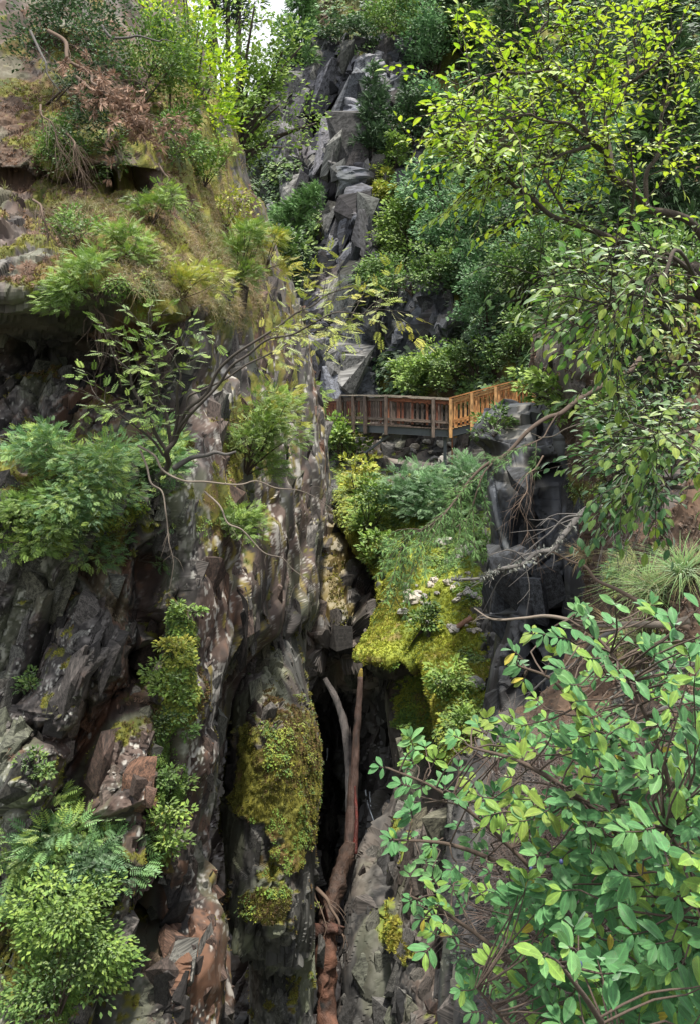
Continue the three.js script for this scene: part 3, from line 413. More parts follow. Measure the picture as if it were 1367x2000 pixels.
function leafPrint() {                                      // midrib, side veins and blotches
  const w = 64, h = 128, d = new Uint8Array(w * h * 4);
  for (let y = 0; y < h; y++) for (let x = 0; x < w; x++) { const u = Math.abs(x / w - .5) * 2, t = y / h; let c = .86 + .07 * noise(x * .07, y * .05, 3) + .05 * noise(x * .5, y * .5, 9); const vein = Math.abs((t * 9 - u * 2.2) % 1 - .5); if (u < .07) c += .22; else if (vein < .06) c += .1; const spot = noise(x * .14 + 40, y * .12, 7) > .86; const k = (y * w + x) * 4, r = 255 * clamp(c, 0, 1); d[k] = spot ? Math.min(255, r * 1.1) : r * .97; d[k + 1] = spot ? r * .86 : r; d[k + 2] = spot ? r * .7 : r * .95; d[k + 3] = 255; }
  const t = new THREE.DataTexture(d, w, h); t.colorSpace = THREE.SRGBColorSpace; t.magFilter = THREE.LinearFilter; t.needsUpdate = true; return t;
}
const print = leafPrint();
const M = { leaf: leafy(.38), leafNear: leafy(.32, { map: print, clearcoat: .16, clearcoatRoughness: .4 }), leafTree: leafy(.64, { map: print }), needle: leafy(.15), moss: leafy(.2), bark: mat(.055, .042, .034, .95, { bumpMap: grain, bumpScale: .01 }), twig: mat(.07, .05, .038, .95, { bumpMap: grain, bumpScale: .004 }), grey: mat(.095, .088, .084, .95, { bumpMap: grain, bumpScale: .008 }), dead: mat(.17, .14, .115, .95, { bumpMap: grain, bumpScale: .004 }), root: mat(.12, .085, .065, 1), rowan: mat(.06, .05, .042, .9, { bumpMap: grain, bumpScale: .006 }) };
const PAL = {
  blue: [[.085, .19, .075], [.14, .28, .115], [.075, .17, .06], [.19, .34, .15]], mid: [[.09, .18, .03], [.12, .23, .04], [.06, .125, .022], [.17, .26, .05]], light: [[.18, .3, .045], [.24, .35, .055], [.13, .23, .04]],
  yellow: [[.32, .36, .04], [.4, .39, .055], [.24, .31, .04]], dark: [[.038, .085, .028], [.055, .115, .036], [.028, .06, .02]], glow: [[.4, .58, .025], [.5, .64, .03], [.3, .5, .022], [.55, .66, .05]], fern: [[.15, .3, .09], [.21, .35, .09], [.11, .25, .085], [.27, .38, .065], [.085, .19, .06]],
  bush: [[.065, .22, .065], [.095, .27, .09], [.05, .17, .045], [.14, .32, .1], [.22, .37, .05]], pine: [[.07, .13, .06], [.09, .165, .07], [.05, .1, .045]], larch: [[.12, .24, .075], [.16, .29, .09], [.1, .2, .06]], moss: [[.2, .19, .022], [.27, .25, .028], [.13, .14, .02], [.15, .095, .035]],
  herb: [[.12, .23, .03], [.18, .29, .035], [.08, .165, .026], [.26, .31, .035]], straw: [[.36, .28, .13], [.27, .2, .1], [.2, .21, .06]], grass: [[.11, .22, .055], [.16, .26, .065], [.24, .25, .09]], brown: [[.25, .15, .1], [.17, .1, .065], [.34, .22, .16]], maple: [[.22, .37, .04], [.3, .44, .045], [.16, .32, .06], [.4, .5, .05], [.12, .26, .06]], gold: [[.45, .36, .03], [.35, .33, .04]] };
const toneCache = new Map();
function toned(m, c) { let k = m.uuid + c.join(); if (!toneCache.has(k)) { const q = m.clone(); q.color = rgb(...c); toneCache.set(k, q); } return toneCache.get(k); }
class Leaves {
  constructor() { this.a = []; }
  add(p, dir, nor, size, tone, j = 1) { const y = dir.clone().normalize(), x = V().crossVectors(y, nor); if (x.lengthSq() < 1e-6) x.set(1, 0, 0); x.normalize(); const z = V().crossVectors(x, y); this.a.push([new THREE.Matrix4().makeBasis(x.multiplyScalar(size), y.multiplyScalar(size), z.multiplyScalar(size)).setPosition(p), tone, j, size / Math.max(.4, p.length())]); }
  build(name, geo, material, parent, singles = 0, one = 'leaf') {
    if (singles) {                                         // the leaves that show largest are meshes of their own
      const vis = e => { const q = e[0].elements, [x, y] = toPx(V(q[12], q[13], q[14])); return x > -10 && x < 1377 && y > -10 && y < 2010 ? e[3] : 0; };
      this.a.sort((p, q) => vis(q) - vis(p));
      for (const e of this.a.splice(0, singles)) { const l = mesh(one, geo, toned(material, e[1]), parent); e[0].decompose(l.position, l.quaternion, l.scale); }
    }
    if (!this.a.length) return;
    const m = new THREE.InstancedMesh(geo, material, this.a.length), c = new THREE.Color(); m.name = parent ? name : numbered(name);
    this.a.forEach(([mx, t, j], i) => { m.setMatrixAt(i, mx); m.setColorAt(i, c.setRGB(t[0] * j, t[1] * j, t[2] * j)); });
    m.castShadow = m.receiveShadow = true; m.userData.kind = 'stuff'; (parent || scene).add(m); return m;
  }
}
function tube(pts, r0, r1, sides = 5, steps = 0) {          // tapering limb along a smooth curve
  const cv = new THREE.CatmullRomCurve3(pts, false, 'centripetal'), n = steps || Math.max(2, pts.length * 3), v = [], f = [], uv = []; let ref = V(.3, .2, 1).normalize();
  for (let i = 0; i <= n; i++) { const t = i / n, p = cv.getPoint(t), d = cv.getTangent(t), a = V().crossVectors(d, ref).normalize(), b = V().crossVectors(a, d), r = lerp(r0, r1, t); for (let k = 0; k < sides; k++) { const q = k / sides * 6.2832, c = Math.cos(q) * r, s = Math.sin(q) * r; v.push(p.x + a.x * c + b.x * s, p.y + a.y * c + b.y * s, p.z + a.z * c + b.z * s); uv.push(k / sides * r0 * 8, t * 2); if (i) { const o = i * sides + k, o2 = i * sides + (k + 1) % sides; f.push(o - sides, o2 - sides, o, o, o2 - sides, o2); } } }
  const e = v.length / 3; for (const [o, i] of [[0, 0], [n * sides, n]]) { const p = cv.getPoint(i / n), c = v.length / 3; v.push(p.x, p.y, p.z); uv.push(0, 0); for (let k = 0; k < sides; k++) i ? f.push(o + k, o + (k + 1) % sides, c) : f.push(o + (k + 1) % sides, o + k, c); }
  return poly(v, f, uv);
}
function kink(pts, R, amp) { const o = [pts[0]]; for (let i = 1; i < pts.length; i++) { const l = pts[i].distanceTo(pts[i - 1]) * amp; o.push(pts[i - 1].clone().lerp(pts[i], .35 + .3 * R()).add(V((R() - .5) * l, (R() - .5) * l, (R() - .5) * l)), i < pts.length - 1 ? pts[i].clone().add(V((R() - .5) * l * .5, (R() - .5) * l * .5, (R() - .5) * l * .5)) : pts[i]); } return o; }
const jit = (R, s) => V((R() - .5) * s, (R() - .5) * s, (R() - .5) * s);
const pick = (R, a) => a[fl(R() * a.length)];

// a leafy shrub or herb clump: rooted on a sheet, stems, sprays of leaves
let seedN = 100;
function shrub(name, label, category, o) {
  const R = rng(seedN++ * 7919), g = thing(name, label, category, o.group), gr = o.D ? { p: at(o.x, o.y, o.D), n: V(0, 1, 0) } : ground(o.x, o.y, o.on), D = -gr.p.z, b = gr.p.clone(), H = o.h / F * D, Wd = o.w / F * D;
  const out = V(gr.n.x, Math.max(0, gr.n.y), Math.max(.2, gr.n.z)).normalize(), up = V(0, 1, 0).addScaledVector(out, o.out ?? .35).add(V(o.lean ?? 0, 0, 0)).normalize(); if (o.hang) up.set(out.x * .5, -1, out.z * .6).normalize();
  const side = V().crossVectors(up, V(0, 0, 1)).normalize(), fw = V().crossVectors(side, up);
  const L = new Leaves(), stems = [], per = o.per ?? 20, nC = Math.max(5, Math.round(o.n / per)), geo = GEO[o.leaf ?? 'small'], pal = PAL[o.pal ?? 'mid'], size = o.size / F * D, rc = (o.spray ?? .2) * (H + Wd) / 2;
  g.position.copy(b);
  const lobes = []; for (let i = 0; i < (o.lobes ?? 10); i++) { const t = .18 + .8 * (i + R()) / (o.lobes ?? 10), a = R() * 6.283, r = (.15 + 1.05 * R()) * Math.sqrt(Math.max(.08, 1 - ((t - .4) / .75) ** 2)); lobes.push([t, Math.cos(a) * r, Math.sin(a) * r, .2 + .3 * R()]); }
  for (let i = 0; i < nC; i++) {
    const lb = pick(R, lobes), ev = jit(R, 2); if (ev.lengthSq() > 1) ev.multiplyScalar(.6); ev.multiplyScalar(lb[3]);
    const c = V().addScaledVector(up, H * (lb[0] + ev.y * .7)).addScaledVector(side, (lb[1] + ev.x * 1.2) * Wd * .5).addScaledVector(fw, (lb[2] + ev.z * 1.2) * Wd * .36 + Wd * .06);
    c.add(jit(R, rc * .6)); if (i < (o.stems ?? 14)) stems.push(tube([jit(R, Wd * .05).addScaledVector(up, -.04 * H), c.clone().multiplyScalar(.5).add(jit(R, rc * .7)).addScaledVector(up, H * .06), c.clone()], .012 * Math.max(H, .5) * (o.thick ?? 1), .004 * Math.max(H, .5) * (o.thick ?? 1), 4, 5));
    const tone = pick(R, pal), br = .8 + .4 * R();
    const ax = V(c.x, c.y * .25 + .15 * H, c.z).normalize();
    for (let k = 0; k < per; k++) {
      const e = jit(R, 2); e.y *= .55; if (e.lengthSq() > 1) e.multiplyScalar(.75); const p = c.clone().addScaledVector(e, rc); const dir = e.clone().addScaledVector(ax, .6).add(jit(R, .7)); dir.y -= (o.droop ?? .25) * R();
      const nor = V(0, 1, .25).add(jit(R, 1.5)); if (o.hang) nor.set(0, .5, .9).add(jit(R, 1)); L.add(p, dir, nor, size * (.7 + .6 * R()), R() < .8 ? tone : pick(R, pal), br * (.85 + .3 * R()));
    }
  }
  if (stems.length) mesh('stems', mergeGeometries(stems), M[o.bark ?? 'twig'], g, 'stuff');
  if (o.gold) { const q = new Leaves(); for (let i = 0; i < o.gold; i++) { const e = pick(R, L.a)[0].elements; q.add(V(e[12], e[13], e[14]), jit(R, 2), V(0, 1, .5).add(jit(R, 1)), size * .8, pick(R, PAL.gold)); } const yl = q.build('yellow_leaves', geo, M.leaf, g); }
  L.build('foliage', geo, M[o.mat ?? 'leaf'], g);
  return g;
}
function conifer(name, label, o) {
  const R = rng(seedN++ * 104729), g = thing(name, label, 'tree', o.group), b = o.D ? at(o.x, o.y, o.D) : ground(o.x, o.y, o.on).p, D = -b.z, H = o.h / F * D, Wd = o.w / F * D; g.position.copy(b);
  const lx = o.lean ?? 0; mesh('trunk', tube([V(0, -.3, 0), V(lx * .4, H * .5, 0), V(lx, H, 0)], o.r ?? H * .012, (o.r ?? H * .012) * .3, 7, 8), M.bark, g);
  const L = new Leaves(), br = [], s = (o.size ?? 10) / F * D, from = o.from ?? .1;
  for (let y = from; y < .99; y += o.step ?? .035) for (let k = 0; k < (o.whorl ?? 4); k++) {
    const a = R() * 6.283, l = Wd / 2 * (1.06 - (y - from) / (1 - from)) ** .8 * (.55 + .6 * R()), d = V(Math.cos(a), (o.rise ?? .15) + .2 * R() - .1, Math.sin(a)), s0 = V(lx * y, y * H, 0), e = s0.clone().addScaledVector(d, l); br.push(tube([s0, s0.clone().lerp(e, .5).add(V(0, -.03 * l, 0)), e], .006 * H ** .5, .002, 3, 3));
    const m = Math.max(2, Math.round(l / s * (o.dense ?? 2.4))); for (let q = 0; q < m; q++) { const t = (q + R()) / m; if (t < .12) continue; L.add(s0.clone().lerp(e, t).add(jit(R, s * .5)), d.clone().add(jit(R, 1.3)).add(V(0, (o.droop ?? 0), 0)), UP.clone().add(jit(R, 1)), s * (.7 + .6 * R()), pick(R, PAL[o.pal ?? 'pine']), .8 + .4 * R()); }
  }
  mesh('branches', mergeGeometries(br), M.bark, g, 'stuff'); L.build('foliage', GEO[o.leaf ?? 'needlesBig'], M.needle, g); return g;
}
// a tree or branch drawn limb by limb: limbs are meshes, twigs carry the leaves
function limbTree(name, label, category, o) {
  const R = rng(seedN++ * 15485863), g = thing(name, label, category, o.group), tw = [], L = new Leaves(), root = at(...o.limbs[0].pts[0]); g.position.copy(root);
  for (const lm of o.limbs) {
    const pts = kink(lm.pts.map(q => at(...q).sub(root)), R, .22), cv = new THREE.CatmullRomCurve3(pts, false, 'centripetal'), len = cv.getLength();
    mesh(lm.trunk ? 'trunk' : 'branch', tube(pts, lm.r0, lm.r1, 7, pts.length * 5), M[lm.bark ?? o.bark ?? 'bark'], g);
    if (lm.bare) continue;
    const n = Math.round(len / (lm.gap ?? o.gap));
    for (let i = 0; i < n; i++) {
      const t = (lm.from ?? .12) + (1 - (lm.from ?? .12)) * (i + R()) / n, p0 = cv.getPoint(t), tg = cv.getTangent(t), l = (o.twig ?? .5) * (.45 + .9 * R()) * (lm.twig ?? 1);
      const d = jit(R, 2); d.multiplyScalar(1 / Math.max(.2, d.length())).addScaledVector(tg, .75); d.z *= o.flat ?? .7; d.add(V(...(o.bias ?? [0, .1, 0]))).normalize();
      const p1 = p0.clone().addScaledVector(d, l * .55).add(jit(R, l * .12)), p2 = p0.clone().addScaledVector(d, l).add(V(0, -(o.sag ?? .1) * l, 0)); tw.push(tube([p0, p1, p2], .0045 * (o.tr ?? 1), .0018 * (o.tr ?? 1), 4, 4));
      const runs = [[p0, p1, p2]]; for (let k = 0; k < (o.sub ?? 2); k++) { const s0 = p0.clone().lerp(p2, .3 + .5 * R()), dd = d.clone().add(jit(R, 1.6)).normalize(), s2 = s0.clone().addScaledVector(dd, l * (.3 + .3 * R())); tw.push(tube([s0, s0.clone().lerp(s2, .5).add(jit(R, .03)), s2], .003 * (o.tr ?? 1), .0015 * (o.tr ?? 1), 3, 3)); runs.push([s0, s0.clone().lerp(s2, .5), s2]); }
      const tone = pick(R, PAL[lm.pal ?? o.pal]);
      for (const [a, b, c] of runs) { const ll = a.distanceTo(c), m = Math.max(2, Math.round(ll / o.leafGap)), dir = c.clone().sub(a).normalize(), sd = V().crossVectors(dir, UP).normalize(); for (let q = 1; q <= m; q++) { const u = q / m, p = u < .5 ? a.clone().lerp(b, u * 2) : b.clone().lerp(c, u * 2 - 1); const s = q === m ? 0 : (q % 2 ? 1 : -1); const ld = dir.clone().addScaledVector(sd, s * (.9 + .5 * R())).add(jit(R, .5)); ld.y -= (o.droop ?? .25) * R(); L.add(p, ld, UP.clone().add(V(0, 0, .2)).add(jit(R, o.tumble ?? .9)), o.size * (.6 + .65 * R()), R() < .6 ? tone : pick(R, PAL[lm.pal ?? o.pal]), .85 + .3 * R()); } }
    }
  }
  if (tw.length) mesh('twigs', mergeGeometries(tw), M[o.twigBark ?? o.bark ?? 'bark'], g, 'stuff');
  // leaves are laid out about the root; sort by what shows largest from the photograph's side
  if (o.singles) { const q = new Leaves(); const w = []; const vis = e => { const m = e[0].elements, p = V(m[12], m[13], m[14]).add(root), [x, y] = toPx(p); return x > 0 && x < 1367 && y > 0 && y < 2000 ? m[0] * m[0] + m[1] * m[1] + m[2] * m[2] > 0 ? o.size / p.length() * (e[3] * 0 + 1) : 0 : 0; }; L.a.sort((p, q) => vis(q) - vis(p)); for (const e of L.a.splice(0, o.singles)) { const l = mesh('leaf', GEO[o.leaf], toned(M[o.mat ?? 'leafTree'], e[1]), g); e[0].decompose(l.position, l.quaternion, l.scale); } }
  L.build('foliage', GEO[o.leaf], M[o.mat ?? 'leafTree'], g);
  return g;
}
function deadBranch(label, pts, r0, r1, o = {}) {
  const R = rng(seedN++ * 32452843), g = thing(o.name ?? 'dead_branch', label, o.category ?? 'branch', o.group), root = at(...pts[0]), P = kink(pts.map(q => at(...q).sub(root)), R, .26); g.position.copy(root);
  mesh('limb', tube(P, r0, r1, 6, P.length * 5), M[o.bark ?? 'grey'], g); const cv = new THREE.CatmullRomCurve3(P), tw = [], tips = [], L = cv.getLength(), mossy = new Leaves();
  for (let i = 0; i < (o.twigs ?? 12); i++) { const t = .1 + .9 * R(), p = cv.getPoint(t), d = jit(R, 2).addScaledVector(cv.getTangent(t), .8).add(V(...(o.bias ?? [0, -.4, 0]))).normalize(), l = (o.len ?? .3) * L * (.3 + R()); const p1 = p.clone().addScaledVector(d, l * .5).add(jit(R, l * .25)), p2 = p.clone().addScaledVector(d, l).add(V(0, -.15 * l, 0)); tips.push([p, p2]); tw.push(tube([p, p1, p2], r1 * .6, r1 * .25, 4, 5)); if (o.fork) { const q = p1.clone().addScaledVector(d.clone().add(jit(R, 1.6)), l * .4); tw.push(tube([p1, p1.clone().lerp(q, .5).add(jit(R, l * .06)), q], r1 * .4, r1 * .2, 3, 4)); } }
  if (tw.length) mesh('twigs', mergeGeometries(tw), M[o.bark ?? 'grey'], g, 'stuff');
  if (o.tufts) { for (let i = 0; i < o.tufts; i++) { const t = R(), tip = o.tips && tips.length ? pick(R, tips) : null; mossy.add((tip ? tip[0].clone().lerp(tip[1], .35 + .65 * R()) : cv.getPoint(t)).add(jit(R, r0 * 1.5)), jit(R, 2).add(V(0, o.tuftDrop ?? 0, 0)), UP.clone().add(jit(R, 1)), o.tuftSize * (.6 + .8 * R()), pick(R, o.tuftPal), .8 + .4 * R()); } mossy.build(o.tuftName ?? 'lichen', GEO[o.tuftGeo ?? 'moss'], M.moss, g); }
  return g;
}
function cover(name, label, category, sheetName, mask, count, geo, size, pal, o = {}) {
  const s = sheets[sheetName], R = rng(seedN++ * 49979687), L = new Leaves(), p = V(), n = V(); let tries = 0;
  while (L.a.length < count && tries++ < count * 40) {
    const i = fl(R() * s.nu * s.nv), x = s.pxs[i * 2], y = s.pxs[i * 2 + 1]; if (x < -60 || x > 1430 || y < -60 || y > 2060) continue; p.fromArray(s.pos, i * 3); n.fromArray(s.N, i * 3); if (R() > mask(p, n, x, y)) continue;
    const d = n.clone().multiplyScalar(o.out ?? .6).addScaledVector(UP, o.up ?? .6).add(jit(R, o.jit ?? .7)); const patch = noise(p.x * .8 + 11, p.y * .8, p.z * .8), tone = pal[clamp(fl((patch * .8 + .5 + (R() - .5) * .7) * pal.length), 0, pal.length - 1)];
    L.add(p.clone().addScaledVector(n, -.01), d, n.clone().add(jit(R, 1)), lerp(size[0], size[1], R()) * (1 + .5 * patch), tone, .75 + .5 * R());
  }
  const m = L.build(name, GEO[geo], M[o.mat ?? 'leaf']); if (m) tag(m, label, category, null, 'stuff');
}
// ---------------------------------------------------------------- ground cover
const inB = (list, lo = .3, hi = .8) => (p, n, x, y) => sstep(lo, hi, blob(list, x, y) + .6 * fbm(p.x * 1.3, p.y * 1.3, p.z * 1.3, 3));
cover('moss', 'yellow green moss tufts over the left cliff and its ledges', 'moss', 'cliff_left', maskA, 26000, 'moss', [.035, .07], PAL.moss, { mat: 'moss' });
cover('herbs', 'small leafy herbs hanging along the ledges of the left cliff', 'herbs', 'cliff_left', inB([[350, 1240, 26, 60, 1], [345, 1340, 34, 70, 1.1], [318, 1460, 30, 60, 1], [328, 1590, 30, 90, 1.1], [90, 1780, 110, 190, 1.3], [480, 850, 50, 80, .9], [440, 1010, 46, 60, .8], [120, 1020, 150, 70, 1.3], [270, 560, 90, 40, .9], [360, 420, 60, 80, .5]], .45, .9), 12000, 'rosette', [.05, .12], PAL.herb);
cover('dry_grass', 'straw coloured grass on the upper slope of the left cliff', 'grass', 'cliff_left', inB([[340, 540, 120, 70, .9], [420, 420, 60, 160, .6], [470, 560, 50, 130, .8], [150, 430, 160, 90, .5], [90, 230, 120, 120, .4]], .4, .9), 4200, 'straw', [.12, .32], PAL.straw, { out: .5, up: .5 });
cover('litter', 'brown twigs and fallen needles on the soil of the left slope', 'litter', 'cliff_left', (p, n, x, y) => soilMaskA(p, n, x, y) * .8, 6000, 'dry', [.05, .12], PAL.brown, { out: .3, up: .1, jit: 1.6 });
cover('moss', 'thick moss cushion covering the pillar between the dark clefts', 'moss', 'rock_pillar', maskB, 16000, 'moss', [.03, .07], PAL.moss, { mat: 'moss' });
cover('herbs', 'small green herbs growing out of the mossy pillar', 'herbs', 'rock_pillar', (p, n, x, y) => maskB(p, n, x, y) * sstep(0, .3, fbm(p.x * 1.5 + 4, p.y * 1.5, p.z * 1.5, 3)), 700, 'rosette', [.05, .12], PAL.herb);
cover('moss', 'bright yellow green moss on the ledge right of the slot', 'moss', 'slope_below_walkway', (p, n, x, y) => maskF(p, n, x, y) * (y > 1500 ? .35 : 1), 30000, 'moss', [.05, .11], [[.34, .38, .035], [.42, .44, .045], [.24, .29, .03], [.36, .33, .05]], { mat: 'moss' });
cover('herbs', 'low leafy herbs spread over the mossy slope below the walkway', 'herbs', 'slope_below_walkway', (p, n, x, y) => (y < 925 && x > 690 || y > 1500 ? 0 : 1) * maskF(p, n, x, y) * sstep(-.05, .3, fbm(p.x * .8 + 4, p.y * .8, p.z * .8, 3) - .8 * blob([[780, 1250, 110, 45, 1], [830, 1330, 50, 60, .7], [800, 1150, 50, 60, .5]], x, y) + .35 * blob([[700, 950, 60, 90, 1], [880, 960, 90, 60, 1.2], [880, 1300, 60, 120, .7], [890, 1430, 60, 60, 1]], x, y)), 6000, 'rosette', [.1, .2], PAL.herb);
const notRock = (p, n, x, y) => 1 - sstep(.35, .5, blob(outcrops, x, y) + .4 * fbm(p.x * .5, p.y * .5, p.z * .5, 3));
cover('undergrowth', 'dense low undergrowth covering the wooded slope behind the walkway', 'undergrowth', 'slope_back', (p, n, x, y) => (y > 800 ? 0 : 1) * notRock(p, n, x, y) * sstep(-.35, .15, fbm(p.x * .35, p.y * .35, p.z * .35, 3)), 15000, 'rosetteB', [.3, .75], [...PAL.mid, ...PAL.blue, ...PAL.dark]);
cover('grass', 'tufts of pale grass on the wooded slope', 'grass', 'slope_back', notRock, 2500, 'grass', [.3, .7], PAL.grass);
cover('shrub_scrub', 'dark scrub clinging to the shaded side of the rear rock face', 'scrub', 'cliff_back', inB([[590, 470, 40, 90, 1], [565, 570, 30, 60, 1], [500, 330, 60, 100, .8], [690, 95, 60, 16, 1], [560, 400, 40, 60, .7]], .4, .8), 3200, 'rosetteB', [.25, .6], [...PAL.dark, ...PAL.mid]);
cover('litter', 'brown needles and twigs on the right hillside', 'litter', 'hillside_right', (p, n, x, y) => sstep(940, 1060, x) * (y < 1500 ? .9 : .4), 9000, 'dry', [.03, .1], PAL.brown.concat([[.1, .065, .045], [.07, .05, .038], [.16, .11, .08]]), { out: .3, up: .1, jit: 1.6 });
cover('herbs', 'small herbs scattered on the right hillside', 'herbs', 'hillside_right', inB([[1200, 1130, 40, 40, .9], [1120, 960, 60, 60, .8], [1290, 1290, 70, 60, .9], [1250, 800, 90, 120, .8], [1100, 560, 60, 60, .8], [1230, 560, 120, 120, .8]], .4, .9), 3200, 'rosette', [.06, .16], PAL.herb);
cover('brambles', 'tangle of dead brown stems behind the foreground bush', 'brambles', 'hillside_right', (p, n, x, y) => y > 1420 ? .8 * sstep(930, 1050, x) : 0, 2600, 'straw', [.15, .45], [[.07, .045, .035], [.1, .065, .05], [.05, .035, .028]], { jit: 1.4 });
cover('moss', 'patches of moss on the dark inner wall of the gorge', 'moss', 'gorge_inner_wall', inB([[660, 1090, 40, 120, .6], [650, 1180, 30, 60, .6]], .45, .8), 1200, 'moss', [.08, .14], PAL.moss, { mat: 'moss' });

// ---------------------------------------------------------------- walkway
{
  const old = [mat(.18, .135, .115, .85), mat(.14, .105, .092, .88), mat(.25, .195, .17, .85)], red = [mat(.34, .12, .065, .8), mat(.25, .085, .05, .82), mat(.43, .17, .09, .8)], fresh = [mat(.78, .4, .15, .7), mat(.68, .32, .11, .72), mat(.85, .48, .2, .7)], pale = mat(.55, .49, .41, .8), steel = mat(.075, .085, .1, .55, { metalness: .3 }), rust = mat(.2, .075, .04, .9);
  for (const m of [...old, ...red, ...fresh, pale]) { m.bumpMap = grain; m.bumpScale = .004; }
  const grainMap = (() => { const w = 64, h = 256, d = new Uint8Array(w * h * 4); for (let y = 0; y < h; y++) for (let x = 0; x < w; x++) { const c = clamp(.72 + .3 * fbm(x * .22, y * .02, 3, 3) + .22 * fbm(x * .05, y * .03, 8, 3) + (noise(x * .9, y * .012, 5) > .55 ? -.2 : 0), .2, 1) * 255, k = (y * w + x) * 4; d[k] = c; d[k + 1] = c * .985; d[k + 2] = c * .97; d[k + 3] = 255; } const t = new THREE.DataTexture(d, w, h); t.colorSpace = THREE.SRGBColorSpace; t.wrapS = t.wrapT = THREE.RepeatWrapping; t.magFilter = THREE.LinearFilter; t.needsUpdate = true; return t; })();
  for (const m of [...old, ...red, ...fresh, pale]) m.map = grainMap;
  const BX = new THREE.BoxGeometry(1, 1, 1), R = rng(4242);
  const bar = (name, a, b, w, h, m, parent, roll) => { const q = mesh(name, BX, m, parent), d = b.clone().sub(a), l = d.length(); d.normalize(); const up = Math.abs(d.y) > .9 ? (roll || V(0, 0, 1)) : UP, x = V().crossVectors(up, d).normalize(), y = V().crossVectors(d, x); q.quaternion.setFromRotationMatrix(new THREE.Matrix4().makeBasis(x, y, d)); q.position.copy(a).lerp(b, .5).sub(parent.position); q.scale.set(w, h, l); return q; };
  const run = (g, A, B, o) => {                              // one straight stretch; A, B on the deck's near edge
    const dir = B.clone().sub(A), len = dir.length(); dir.normalize(); const back = V(dir.z, 0, -dir.x).normalize(); if (back.z > 0) back.multiplyScalar(-1); const wd = 1.25, up = h => V(0, h, 0), pt = (t, h = 0, k = 0) => A.clone().lerp(B, t).add(up(h)).addScaledVector(back, k);
    const np = Math.max(4, Math.round(len / .16)); for (let i = 0; i < np; i++) bar('deck_plank', pt((i + .5) / np, 0, -.04), pt((i + .5) / np, 0, wd), len / np * .93, .045, pick(R, o.deck), g);
    bar('steel_beam', pt(0, -.17, .08), pt(1, -.17, .08), .1, .28, o.beam, g); bar('steel_beam', pt(0, -.17, wd - .12), pt(1, -.17, wd - .12), .1, .28, steel, g);
    for (const [k, side] of [[-.03, 0], [wd - .03, 1]]) {
      for (const t of o.posts) bar('post', pt(t, -.36, k - (side ? -.05 : .05)), pt(t, o.H - .02, k - (side ? -.05 : .05)), .12, .12, pick(R, o.post), g, back);
      bar('handrail', pt(-.004, o.H + .02, k), pt(1.004, o.H + .02, k), .15, .05, o.cap, g); bar('rail', pt(0, o.H - .13, k + .045), pt(1, o.H - .13, k + .045), .035, .13, pick(R, o.top), g); bar('rail', pt(0, .26, k + .045), pt(1, .26, k + .045), .035, .11, pick(R, o.low), g);
      const nb = Math.round(len / o.gap); for (let i = 0; i < nb; i++) { const t = (i + .5) / nb; bar('baluster', pt(t, .1, k + .08), pt(t, o.H - .06, k + .08), .09, .025, pick(R, o.slat), g, back); }
    }
  };
  const g = thing('wooden_walkway', 'weathered red brown plank walkway with slatted railing bridging the gorge', 'walkway'); g.position.copy(at(752, 838, 35));
  const n0 = at(560, 826, 39.8), n1 = at(668, 827, 37.3), n2 = at(752, 831, 34.8), n3 = at(876, 838, 34.2), n4 = at(1000, 806, 33.6), n5 = at(1075, 800, 32.4);
  run(g, n0, n1, { H: 1.0, posts: [.1, .35, .7, .97], post: old, deck: old, beam: steel, cap: old[2], top: red, low: old, slat: [...red, red[0]], gap: .17 });
  run(g, n1, n2, { H: 1.16, posts: [.01, .3, .58], post: old, deck: old, beam: steel, cap: pale, top: old, low: old, slat: [...old, old[1], red[1]], gap: .15 });
  run(g, n2, n3, { H: 1.16, posts: [.012, .76], post: [old[0], old[2]], deck: old, beam: steel, cap: pale, top: red, low: [old[2]], slat: [...old, ...red, old[1]], gap: .2 });
  bar('steel_column', at(868, 836, 34.6), at(868, 935, 34.6), .12, .12, steel, g); bar('steel_rod', at(882, 846, 34.4), at(882, 925, 34.6), .05, .05, rust, g); bar('steel_brace', at(760, 850, 35.4), at(690, 900, 36.4), .08, .08, steel, g);
  const h = thing('wooden_stairway', 'new bright orange timber stairway rising to the right end of the walkway', 'stairway'); h.position.copy(n3);
  run(h, n3.clone().add(V(.03, .01, 0)), n4, { H: 1.16, posts: [.02, .36, .74], post: [fresh[2]], deck: fresh, beam: steel, cap: fresh[1], top: fresh, low: fresh, slat: fresh, gap: .17 });
  run(h, n4.clone().add(V(.02, .012, 0)), n5, { H: 1.12, posts: [.1, .6], post: fresh, deck: fresh, beam: steel, cap: fresh[1], top: fresh, low: fresh, slat: fresh, gap: .17 });
  const st = thing('stone_steps', 'short flight of dark steps under the orange stairway', 'steps'); st.position.copy(at(932, 905, 33)); for (let i = 0; i < 4; i++) bar('step', at(918 + i * 2, 905 - i * 8, 31.9 + i * .25), at(948 - i * 2, 905 - i * 8, 31.9 + i * .25), .3, .1, mat(.06, .055, .05, .9), st);
}
